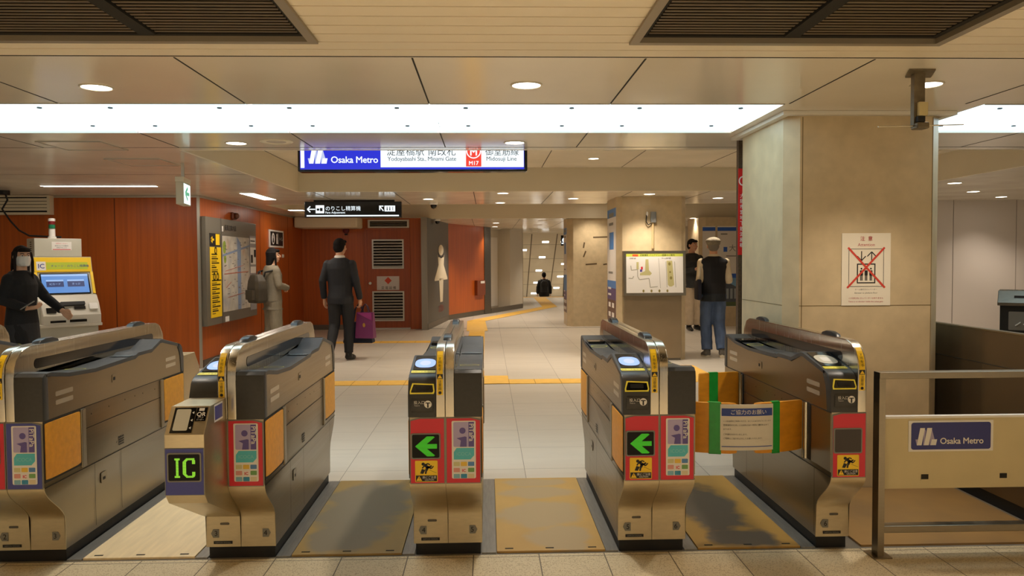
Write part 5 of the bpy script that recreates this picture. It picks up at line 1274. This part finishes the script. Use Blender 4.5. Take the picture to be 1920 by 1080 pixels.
# lamps set in the sloping ceiling over the stairs
def slope_at(px, py):
    d = ray(px, py); y = 30.2
    # CAM.z + d.z*s = 2.47 - SLOPE*(d.y*s - 30.2)
    s = (2.47+SLOPE*30.2-CAM.z)/(d.z+SLOPE*d.y)
    return CAM+d*s
order = ['topmost', 'second', 'third', 'fourth', 'lowest']
cols_ = [('middle', [(593, 305), (567, 424), (541, 528), (523, 622), (503, 705)]), ('handrail side', [(740, 476), (708, 574), (678, 662)]), ('white wall side', [(422, 368)])]
T_ = Matrix.Rotation(-math.atan(SLOPE), 4, 'X')
for side_, lst in cols_:
    for k, (x, y) in enumerate(lst):
        p = slope_at(880+x/4.154, 380+y/4.154)
        t = thing('stair_downlight', '%s lamp in the %s row of the sloping stair ceiling' % (order[k] if len(lst) > 1 else 'single', side_), 'downlight', p, group='lamps over the stairs')
        t.rotation_euler = (-math.atan(SLOPE), 0, 0)
        MB().box(-.13, .13, -.06, .06, -.01, -.001).build('lens', glow('stair lens', (1, .97, .9, 1), 5.0), t)
        MB().box(-.16, .16, -.09, .09, -.006, -.0005).build('rim', M_CEILB, t)
        spot((p.x, p.y, p.z), DOWN_W*.55, 150)
k = 0
for x, y in ((578, 140), (533, 174), (500, 198), (509, 225), (481, 243), (455, 258), (703, 234), (661, 250)):
    z = CZ if y < 200 else 2.47
    p = at(880+x/4.154, 380+y/4.154, Z=z); k += 1
    if p.y > 29.5: continue
    t = thing('downlight', '%s of the far passage downlights counting from the hall towards the stairs' % ('first', 'second', 'third', 'fourth', 'fifth', 'sixth', 'seventh', 'eighth')[k-1], 'downlight', (p.x, p.y, z), group='round downlights')
    MB().lathe([(.11, 0), (.11, -.004), (.095, -.005)], 0, 0, 0).build('rim', M_RIMW, t, True)
    MB().lathe([(.094, -.003), (.001, -.0035)], 0, 0, 0).build('lens', M_LENS, t)
# ================================================================ PEOPLE
SKIN = mat('skin', rgb(206, 154, 122), .5, noise=.05, nscale=20)
SKIN2 = mat('skin pale', rgb(216, 168, 136), .5, noise=.05, nscale=20)
HAIR = mat('black hair', rgb(22, 18, 17), .8, spec=.2, noise=.3, nscale=60, stretch=(1, 1, .1))
def fused(mb, name, m, parent, vox, smooth=3):
    """joins overlapping volumes to one continuous surface"""
    o = mb.build(name, m)
    md = o.modifiers.new('r', 'REMESH'); md.mode = 'VOXEL'; md.voxel_size = vox; md.use_smooth_shade = True
    sm_ = o.modifiers.new('s', 'SMOOTH'); sm_.iterations = smooth; sm_.factor = .5
    dg = bpy.context.evaluated_depsgraph_get(); dg.update()
    me = bpy.data.meshes.new_from_object(o.evaluated_get(dg)); me.name = name
    old = o.data; o.modifiers.clear(); o.data = me; bpy.data.meshes.remove(old)
    me.polygons.foreach_set('use_smooth', [True]*len(me.polygons))
    if not me.materials: me.materials.append(m)
    o.parent = parent
    return o
def ell(c, rx, ry, n=20, ang=0):
    ca, sa = math.cos(ang), math.sin(ang)
    return [(c[0]+rx*math.cos(2*PI*k/n)*ca-ry*math.sin(2*PI*k/n)*sa, c[1]+rx*math.cos(2*PI*k/n)*sa+ry*math.sin(2*PI*k/n)*ca, c[2]) for k in range(n)]
def limb(mb, pts, rs, n=12, folds=0):
    P_, R_ = [], []
    for i in range(len(pts)-1):
        a, b = Vector(pts[i]), Vector(pts[i+1]); steps = 7
        for k in range(steps):
            t = k/steps; P_.append(a.lerp(b, t)); r = rs[i]+(rs[i+1]-rs[i])*t
            R_.append(r*(1+folds*math.sin(k*2.4+i*1.7)))
    P_.append(Vector(pts[-1])); R_.append(rs[-1])
    mb.tube(P_, R_, n)
    for p, r in zip(pts[1:-1], rs[1:-1]): mb.ball(p, r*1.0)
def hand(mb, w, d, n, s, curl=.5, k=1.0):
    """w wrist, d along the hand, n palm side, s thumb side"""
    w, d, n, s = Vector(w), Vector(d).normalized(), Vector(n).normalized(), Vector(s).normalized()
    c = w+d*.05*k
    for t in (-.5, 0, .5): mb.tube([w+s*.016*t*k, c+s*.05*t*k, w+d*.092*k+s*.056*t*k], [.018*k, .017*k, .014*k], 8)
    for i, (off, L) in enumerate(((.034, .070), (.012, .078), (-.011, .073), (-.032, .058))):
        p = w+d*.088*k+s*off*k; pts = [p]; a = curl*.35*(1+.12*i)
        for seg in (.42, .32, .26):
            dd = (d*math.cos(a)+n*math.sin(a)).normalized(); p = p+dd*L*seg*k; pts.append(p); a += curl*(.55+.08*i)
        mb.tube(pts, [.0095*k, .009*k, .0085*k, .007*k], 7)
    p = w+d*.03*k+s*.026*k
    mb.tube([p, p+(s*.7+d*.7).normalized()*.036*k, p+(s*.45+d*.85+n*.4*curl).normalized()*.066*k, p+(s*.2+d*.9+n*.6*curl).normalized()*.088*k], [.013*k, .0115*k, .010*k, .008*k], 7)
def person(label, loc, head, H, J, wear, skin=SKIN, female=False, yaw=0.0, nod=0.0, vox=.0065):
    """J: joints as (elbow, wrist, knee, ankle) per side, person facing +y, own right hand at +x"""
    k = H/1.70
    root = thing('person', label, 'person', loc, head)
    T = Matrix.Scale(k, 4)
    sw = .150 if female else .172
    lean = J.get('lean', 0.0)
    hip = {s: (s*.085, 0, .90) for s in (-1, 1)}
    def up(p):                                        # leaning upper body
        x, y, z = p; return (x, y+lean*max(0, z-.95), z)
    sh = {s: up((s*sw, -.01, 1.355)) for s in (-1, 1)}
    torso = [((0, 0, .80), .12, .09), ((0, -.005, .88), .165, .115), ((0, 0, .97), .15, .105), ((0, 0, 1.06), .128 if female else .145, .095), ((0, .005, 1.18), .145 if female else .165, .11), ((0, 0, 1.29), .155 if female else .185, .115), ((0, -.01, 1.36), .15 if female else .172, .092), ((0, -.012, 1.40), .125 if female else .14, .078), ((0, -.012, 1.435), .085, .066), ((0, -.01, 1.47), .056, .056), ((0, .0, 1.52), .052, .055)]
    hc = Vector(up((0, .025, 1.595)))
    HR = Matrix.Translation(hc) @ Matrix.Rotation(yaw, 4, 'Z') @ Matrix.Rotation(nod, 4, 'X')
    mb = MB(T)
    mb.loft([ell(up(c), rx, ry) for c, rx, ry in torso])
    limbs = {}
    for s in (-1, 1):
        e, w, kn, an = J[s]
        e, w = up(e), up(w)
        limb(mb, [sh[s], e, w], [.05, .04, .027])
        dirn = Vector(J.get(('hd', s), Vector(w)-Vector(e))).normalized()
        nrm = Vector(J.get(('hn', s), (-s, .15, 0))); nrm = (nrm-dirn*nrm.dot(dirn)).normalized()
        th = nrm.cross(dirn)*s
        if th.y < 0 and J.get(('hn', s)) is None: th = -th
        hand(mb, w, dirn, nrm, th, J.get('curl', {}).get(s, .45))
        limb(mb, [hip[s], kn, an], [.082, .058, .04]); limbs[s] = (e, w, kn, an, dirn, nrm, th)
        toe = Vector(J.get(('toe', s), (s*.03, .16, -.06)))
        mb.tube([an, Vector(an)+Vector((0, -.02, -.04)), Vector(an)+toe*.8], [.04, .035, .03], 8)
    # head with jaw, nose, ears
    hb = MB(T @ HR)
    hb.bm.free(); hb.bm = mb.bm
    hb.ball((0, -.005, .02), .074, .092, .095, 18, 12); hb.ball((0, .02, -.045), .056, .068, .07, 16, 10); hb.ball((0, .045, -.085), .03, .035, .026)
    hb.tube([(0, .088, .012), (0, .105, -.02), (0, .096, -.034)], [.009, .014, .011], 8); hb.ball((0, .082, -.062), .024, .014, .010)
    for s in (-1, 1): hb.ball((s*.077, -.008, -.008), .012, .02, .032); hb.ball((s*.036, .066, -.028), .024, .02, .02)
    hb.tube([(0, -.02, -.06), (0, -.03, -.17)], [.052, .056], 12)
    fused(mb, 'body', skin, root, vox)
    if J.get('face'):
        for s in (-1, 1):
            MB(T @ HR).ball((s*.031, .079, .008), .014, .009, .007).build('eye', mat('eye white', rgb(220, 214, 206), .3), root, True)
            MB(T @ HR).ball((s*.031, .0865, .008), .007, .004, .0065).build('iris', M_INK, root, True)
            MB(T @ HR).tube([(s*.014, .086, .028), (s*.032, .085, .034), (s*.05, .074, .028)], .004, 6).build('eyebrow', HAIR, root, True)
        if J['face'] != 'mask':
            MB(T @ HR).tube([(-.022, .085, -.062), (0, .0935, -.062), (.022, .085, -.062)], [.004, .0065, .004], 6).build('mouth', mat('lips', rgb(160, 92, 80), .5), root, True)
    if J.get('face') == 'mask':
        q = MB(T @ HR)
        q.loft([[(x*w_, y, z) for x, y in ((-.078, .01), (-.058, .075), (-.020, .118), (.020, .118), (.058, .075), (.078, .01), (.06, -.005), (0, .06), (-.06, -.005))] for z, w_ in ((.004, .90), (-.03, 1.0), (-.07, .92), (-.104, .66))])
        fused(q, 'face_mask', M_WHITE, root, .006)
        for s in (-1, 1): MB(T @ HR).tube([(s*.07, .02, -.01), (s*.082, -.02, .005)], .002, 5).build('ear_loop', M_WHITE, root)
    # clothes -------------------------------------------------------
    for item in wear:
        kind, m = item[0], item[1]; o_ = item[2] if len(item) > 2 else {}
        q = MB(T)
        if kind in ('jacket', 'shirt', 'vest', 'coat'):
            g = o_.get('g', .02); z0 = o_.get('hem', .82)
            rows = [r for r in torso if r[0][2] > z0+.03 and r[0][2] < 1.44]
            rr = [((0, 0, z0), .165+g+o_.get('flare', 0), .118+g+o_.get('flare', 0))]+[(c, rx+g+(.012 if 1.0 < c[2] < 1.12 else 0), ry+g) for c, rx, ry in rows]+[((0, -.01, 1.45), .062, .062)]
            q.loft([ell(up(c), rx, ry) for c, rx, ry in rr])
            if kind != 'vest':
                for s in (-1, 1):
                    e, w = limbs[s][0], limbs[s][1]; f = o_.get('sleeve', .97)
                    end = Vector(e).lerp(Vector(w), f)
                    limb(q, [sh[s], e, end], [.056+g*.4, .046+g*.35, .038+g*.35], folds=.03)
                    q.ball(Vector(sh[s])+Vector((0, 0, -.005)), .058+g*.35)
            else:
                for s in (-1, 1): q.ball(Vector(sh[s])+Vector((-s*.015, 0, .0)), .062, .07, .06)
            ob = fused(q, kind, m, root, .009)
        elif kind == 'trousers':
            g = o_.get('g', .014); fl = o_.get('flare', .0)
            q.loft([ell(c, rx+g, ry+g) for c, rx, ry in torso if .79 < c[2] < 1.0])
            for s in (-1, 1):
                kn, an = Vector(limbs[s][2]), Vector(limbs[s][3])
                limb(q, [hip[s], kn, kn.lerp(an, .95)], [.098+g*.4, .070+g*.5+fl*.5, .056+g*.5+fl], folds=.035)
            fused(q, 'trousers', m, root, .009)
        elif kind == 'skirt':
            q.loft([ell((0, 0, z), rx, ry) for z, rx, ry in ((.50, .20, .17), (.70, .19, .155), (.88, .185, .14), (1.0, .155, .115))]); fused(q, 'skirt', m, root, .01)
        elif kind == 'shoes':
            for s in (-1, 1):
                an = Vector(limbs[s][3]); toe = Vector(J.get(('toe', s), (s*.03, .16, -.06))); q = MB(T)
                back = an-Vector((toe.x, toe.y, 0)).normalized()*.05
                q.tube([back+Vector((0, 0, toe.z*.6)), an+Vector((0, 0, toe.z*.55)), an+toe*.6+Vector((0, 0, -.01)), an+toe*1.05+Vector((0, 0, .003))], [.038, .046, .042, .028], 10)
                q.tube([an+Vector((0, 0, .03)), an+Vector((0, 0, -.04))], [.05, .05], 10)
                so = fused(q, 'shoe', m, root, .007)
                if o_.get('sole'):
                    z = .018/k; q = MB(T); d_ = toe.normalized(); zz_ = an.z+toe.z-.026
                    q.tube([back+Vector((0, 0, toe.z-.018)), an+toe*.5+Vector((0, 0, toe.z*.5-.02)), an+toe*1.08+Vector((0, 0, -.022))], [.036, .042, .026], 10); fused(q, 'sole', o_['sole'], so, .007)
                    so.children[0].parent = so
        elif kind == 'hair':
            hb = MB(T @ HR); L = o_.get('long', 0)
            hb.ball((0, -.022, .032), .083, .096, .093, 18, 12); hb.ball((0, -.05, -.01), .078, .068, .08)
            for s in (-1, 1): hb.ball((s*.064, -.025, .012), .018, .042, .042)
            if o_.get('fringe', True): hb.ball((0, .055, .072), .066, .044, .03)
            if L:
                wd = o_.get('width', 1)
                hb.loft([ell(c, rx*wd, ry) for c, rx, ry in (((0, -.03, .05), .088, .09), ((0, -.04, -.04), .092, .075), ((0, -.055, -.11), .095, .062), ((0, -.06, -.11-L*.5), .09, .05), ((0, -.055, -.11-L), .06, .035))])
                for s in (-1, 1): hb.tube([(s*.078, .02, .05), (s*.088, .03, -.05), (s*.085, .035, -.11-L*.6)], [.014, .018, .012], 8)
            fused(hb, 'hair', m, root, .007, 2)
        elif kind == 'cap':
            hb = MB(T @ HR); hb.ball((0, -.015, .062), .106, .124, .062, 18, 10); hb.ball((0, -.03, .030), .098, .104, .045, 18, 8); hb.ball((0, .05, .055), .094, .092, .03); hb.ball((-.07, -.10, .062), .05, .04, .035); hb.tube([(-.06, .075, .05), (0, .125, .05), (.06, .075, .05)], [.012, .02, .012], 8)
            fused(hb, 'flat_cap', m, root, .007)
        elif kind == 'collar':
            q.loft([ell(up((0, -.012, 1.425)), .082, .078), ell(up((0, -.010, 1.475)), .069, .07)]); fused(q, 'collar', m, root, .008)
        elif kind == 'lower_shirt':
            q.loft([ell(up(c), rx+.018, ry+.018) for c, rx, ry in torso if .85 < c[2] < 1.1]); q.loft([ell((0, 0, .80), .186, .14), ell((0, 0, .9), .185, .14)]); fused(q, 'shirt_tail', m, root, .01)
        elif kind == 'sleeves':
            for s in (-1, 1):
                q = MB(T); e, w = limbs[s][0], limbs[s][1]
                limb(q, [sh[s], e, Vector(e).lerp(Vector(w), o_.get('to', .2))], [.060, .052, .048], folds=.03); q.ball(Vector(sh[s]), .062); fused(q, 'sleeve', m, root, .009)
    root['k'] = k
    del root['k']
    def world(p): return Matrix.Translation(loc) @ Matrix.Rotation(head, 4, 'Z') @ T @ Vector(p)
    return root, limbs, world
def heading(dx, dy): return math.atan2(dy, dx)-PI/2
def gpt(px, py): p = at(px, py, Z=0); return (p.x, p.y, 0)
# 1 man in the navy suit, walking away with two bags
SUIT = mat('navy suit', rgb(22, 24, 32), .7, noise=.12, nscale=40); DTROU = mat('black navy trousers', rgb(17, 18, 23), .7, noise=.1, nscale=40); M_SHOE = mat('black leather', rgb(18, 17, 18), .3)
px = at(640, 676, Z=0)
J = {-1: ((-.235, -.06, 1.12), (-.245, .03, .87), (-.09, -.0, .50), (-.10, -.22, .13)), 1: ((.235, -.03, 1.11), (.25, .10, .86), (.09, .08, .49), (.09, .06, .085)), ('toe', -1): (-.02, .13, -.09), 'curl': {1: 1.2, -1: .5}, ('hd', 1): (.0, .12, -1)}
man1, L1, W1 = person('man in a dark navy suit walking away carrying two bags in one hand', (px.x, px.y, 0), heading(.12, 1), 1.72, J,
    [('jacket', SUIT, {'hem': .80, 'g': .018}), ('trousers', DTROU), ('shoes', M_SHOE), ('hair', HAIR), ('collar', M_WHITE)], yaw=-.25)
hw_ = W1(Vector(L1[1][1])+Vector((0, .02, -.07)))
def bag(name, lab, c, w, d, h, m, strap, rz, cat='bag', trap=.0, hy=.16):
    t = thing(name, lab, cat, (c.x, c.y, c.z-hy-h), rz)
    q = MB(); q.loft([[(x*s_, y*s2, z) for x, y in ((-w/2, -d/2), (0, -d/2*1.1), (w/2, -d/2), (w/2, d/2), (0, d/2*1.1), (-w/2, d/2))] for z, s_, s2 in ((0, 1, 1), (.02, 1.02, 1.04), (h*.5, 1-trap*.5, .9), (h, 1-trap, .6))]); q.build('body', m, t)
    for s in (-1, 1): MB().tube([(-w*.22, s*d*.25, h-.01), (-w*.12, s*d*.16, h+hy*.7), (0, 0, h+hy), (w*.12, s*d*.16, h+hy*.7), (w*.22, s*d*.25, h-.01)], .008, 6).build('handle', strap, t, True)
    return t
M_PUR = mat('purple bag', rgb(112, 40, 92), .4, noise=.05, nscale=10); M_NAVYB = mat('navy cloth', rgb(26, 30, 48), .8, noise=.2, nscale=30)
b1 = bag('paper_bag', 'glossy purple paper carrier bag held by the suited man', hw_+Vector((.07, .0, .0)), .27, .11, .37, M_PUR, mat('dark purple cord', rgb(50, 20, 46), .6), -.25, trap=.10, hy=.12)
decal('gold_mark', mat('gold print', rgb(196, 150, 70), .3, .5), b1, FRONT(.0, -.0575, 0), [('e', .0, .19, .02, .03)], lift=.004)
decal('pink_panel', mat('magenta print', rgb(150, 50, 120), .4), b1, FRONT(0, -.052, 0), [('p', [(-.115, .365), (.115, .365), (.122, .25)])], lift=.006)
b2 = bag('tote_bag', 'dark navy soft bag held by the suited man behind the purple bag', hw_+Vector((-.05, .155, .0)), .42, .16, .30, M_NAVYB, M_NAVYB, -.1, trap=.25, hy=.27)
# 2 woman with a backpack facing the map wall
TWEED = mat('grey tweed', rgb(134, 124, 106), .85, noise=.18, nscale=120); TWEED2 = mat('grey tweed trousers', rgb(146, 136, 116), .85, noise=.14, nscale=120, stretch=(1, 1, .1))
wx = at(513, 668, Z=0)
J = {-1: ((-.215, -.02, 1.13), (-.09, .20, 1.10), (-.09, .01, .5), (-.10, -.03, .085)), 1: ((.215, .0, 1.13), (.10, .21, 1.08), (.09, .01, .5), (.10, .0, .085)), 'curl': {1: .7, -1: .7}, 'face': True, ('hd', 1): (-1, .2, -.1), ('hd', -1): (1, .2, 0.1), ('hn', 1): (0, -1, 0), ('hn', -1): (0, -1, 0)}
wom2, L2, W2 = person('woman in a grey tweed suit with a backpack standing at the wood wall', (wx.x, wx.y, 0), heading(.75, .66), 1.60, J,
    [('jacket', TWEED, {'hem': .74, 'g': .028, 'flare': .01}), ('trousers', TWEED2, {'g': .02, 'flare': .035}), ('shoes', M_SHOE), ('hair', HAIR, {'long': .17, 'width': 1.1})], SKIN2, True, yaw=-.45)
BP = mat('olive backpack', rgb(66, 58, 46), .6, noise=.15, nscale=20)
def backpack(lab, W_, rz, m, k=1.0, y=-.20, z=1.16, H=.40, w=.30, d=.17):
    c = W_((0, y, z)); t = thing('backpack', lab, 'backpack', c, rz)
    q = MB(); q.loft([[(w/2*a*s_, d/2*b*s2, zz_) for a, b in ((-1, -.5), (-.7, -1), (.7, -1), (1, -.5), (1, 1), (-1, 1))] for zz_, s_, s2 in ((-H/2, .82, .9), (-H/2+.04, 1, 1), (0, 1.02, 1), (H/2-.10, .92, .9), (H/2-.02, .62, .7), (H/2, .4, .5))]); fused(q, 'body', m, t, .008)
    q = MB(); q.loft([[(w*.38*a, -d/2-.035*b, zz_) for a, b in ((-1, 0), (-.8, 1), (.8, 1), (1, 0))] for zz_ in (-H/2+.05, -.02)]); q.build('pocket', m, t)
    for s in (-1, 1): MB().tube([(s*w*.22, d/2-.02, H/2-.08), (s*w*.32, d/2+.0, H/2+.03), (s*w*.42, d/2+.10, H/2+.05)], .014, 6).build('strap', M_BLACK, t, True)
    MB().tube([(-.04, d/2-.03, H/2-.02), (0, d/2-.03, H/2+.05), (.04, d/2-.03, H/2-.02)], .009, 6).build('top_handle', M_BLACK, t, True)
    return t
backpack('dark olive backpack on the back of the woman in grey tweed', W2, wom2.rotation_euler.z, BP, y=-.265, z=1.08, H=.42, w=.36)
# 3 woman with a mask at the picture edge
BLK = mat('black knit', rgb(24, 23, 25), .85, noise=.2, nscale=60); DGREY = mat('charcoal skirt', rgb(44, 43, 45), .8, noise=.1, nscale=40)
p3 = at(38, 488, Y=7.9)
J = {1: ((.215, -.03, 1.13), (.13, .19, 1.04), (.09, .14, .52), (.09, .22, .10)), -1: ((-.22, .10, 1.15), (-.20, .33, 1.00), (-.09, -.08, .5), (-.09, -.30, .16)), 'curl': {-1: .35, 1: .9}, 'face': 'mask', ('hd', 1): (-.4, .8, .15), ('hn', 1): (-.2, -.3, 1), ('hd', -1): (.0, .7, -.5)}
wom3, L3, W3 = person('woman with long dark hair and a white mask walking in black clothes', (p3.x, 7.9, 0), heading(1, -.22), 1.57, J,
    [('jacket', BLK, {'hem': .86, 'g': .024}), ('skirt', DGREY), ('trousers', BLK, {'g': -.005}), ('shoes', M_SHOE), ('hair', mat('dark brown hair', rgb(34, 25, 22), .8, spec=.2, noise=.3, nscale=60, stretch=(1, 1, .1)), {'long': .26})], SKIN2, True, yaw=-.45)
ph = W3(Vector(L3[1][1])+Vector((.06, .06, .04)))
tag(MB(Matrix.Translation(ph) @ Matrix.Rotation(wom3.rotation_euler.z+.6, 4, 'Z') @ Matrix.Rotation(.6, 4, 'X')).box(-.035, .035, -.07, .07, -.004, .004, bev=.002).build('phone', M_GREY), 'grey smartphone in the hand of the masked woman', 'phone')
# 4 old man in a flat cap walking away
JEAN = mat('blue denim', rgb(74, 92, 124), .8, noise=.25, nscale=14, stretch=(1, 1, .4)); VEST = mat('black vest cloth', rgb(20, 19, 21), .85, noise=.1, nscale=30)
CREAMS = mat('cream shirt', rgb(204, 188, 158), .7)
px = at(1337, 669, Z=0)
J = {-1: ((-.205, -.04, 1.10), (-.19, .20, 1.07), (-.09, .06, .49), (-.09, -.02, .085)), 1: ((.21, -.05, 1.10), (.20, .19, 1.08), (.085, .02, .50), (.10, -.12, .10)), 'curl': {1: .9, -1: .9}, ('hd', 1): (-.3, .9, .2), ('hd', -1): (.3, .9, .2)}
man4, L4, W4 = person('elderly man in a flat cap, black vest and jeans walking away', (px.x, px.y, 0), heading(.06, 1), 1.71, J,
    [('trousers', JEAN, {'g': .018, 'flare': .014}), ('lower_shirt', mat('dark teal cloth', rgb(22, 28, 34), .8)), ('sleeves', CREAMS, {'to': .3}), ('vest', VEST, {'hem': .88, 'g': .02}), ('collar', CREAMS), ('shoes', mat('grey trainer', rgb(96, 90, 82), .6), {'sole': mat('cream sole', rgb(200, 188, 164), .6)}), ('hair', mat('grey hair', rgb(120, 112, 102), .8, spec=.2), {'fringe': False}), ('cap', mat('beige cap cloth', rgb(128, 118, 98), .8, noise=.2, nscale=40))], SKIN, yaw=-.1)
c = W4((-.225, -.03, .98))
t = thing('shoulder_bag', 'dark blue shoulder bag at the side of the man in the flat cap', 'bag', c, man4.rotation_euler.z)
q = MB(); q.box(-.03, .03, -.13, .13, -.16, .14, bev=.025); q.build('body', M_NAVYB, t, True)
MB().tube([(0, -.10, .10), (.02, -.06, .28), (.03, .0, .36)], .012, 6).build('strap', mat('pale strap', rgb(170, 160, 140), .6), t, True)
# 5 young man by the column
px = at(1297, 619, Z=0)
DSH = mat('dark shirt', rgb(42, 44, 44), .7, noise=.2, nscale=12); BEIGE = mat('beige trousers', rgb(190, 170, 142), .8, noise=.08, nscale=14)
J = {-1: ((-.235, .0, 1.11), (-.07, .24, 1.16), (-.09, .03, .5), (-.10, .0, .085)), 1: ((.235, .0, 1.11), (.07, .24, 1.15), (.09, .05, .5), (.10, .06, .085)), 'curl': {1: .9, -1: .9}, 'face': True, ('hd', 1): (-.6, .6, .3), ('hd', -1): (.6, .6, .3), ('hn', 1): (-.3, -.6, .5), ('hn', -1): (.3, -.6, .5)}
man5, L5, W5 = person('young man with short dark hair in a dark shirt and beige trousers', (px.x, px.y, 0), heading(.30, -.95), 1.80, J,
    [('trousers', BEIGE, {'g': .02, 'flare': .02}), ('shirt', DSH, {'hem': .80, 'g': .03}), ('shoes', M_SHOE), ('hair', HAIR)], SKIN, yaw=.25)
ph = W5((0, .30, 1.21))
tag(MB(Matrix.Translation(ph) @ Matrix.Rotation(man5.rotation_euler.z, 4, 'Z') @ Matrix.Rotation(.7, 4, 'X')).box(-.036, .036, -.075, .075, -.004, .004, bev=.002).build('phone', M_GLOSSBLK), 'black smartphone in the hands of the young man in beige trousers', 'phone')
# 6 person on the far stairs
p6 = at(1020, 530, Y=30.95)
J = {-1: ((-.245, -.04, 1.12), (-.255, .04, .88), (-.09, .05, .5), (-.09, .0, .085)), 1: ((.245, -.04, 1.12), (.255, .04, .88), (.09, .1, .55), (.09, .05, .12))}
man6, L6, W6 = person('person in a black jacket walking down the far stairs', (p6.x, 30.95, -.85), 0.0, 1.76, J,
    [('jacket', mat('black jacket', rgb(20, 20, 24), .7), {'g': .04, 'hem': .8}), ('trousers', DTROU), ('shoes', M_SHOE), ('hair', HAIR)], vox=.01)
backpack('black backpack on the person going down the far stairs', W6, 0.0, mat('dark backpack', rgb(34, 36, 42), .5), y=-.25, z=1.18, H=.46, w=.33)
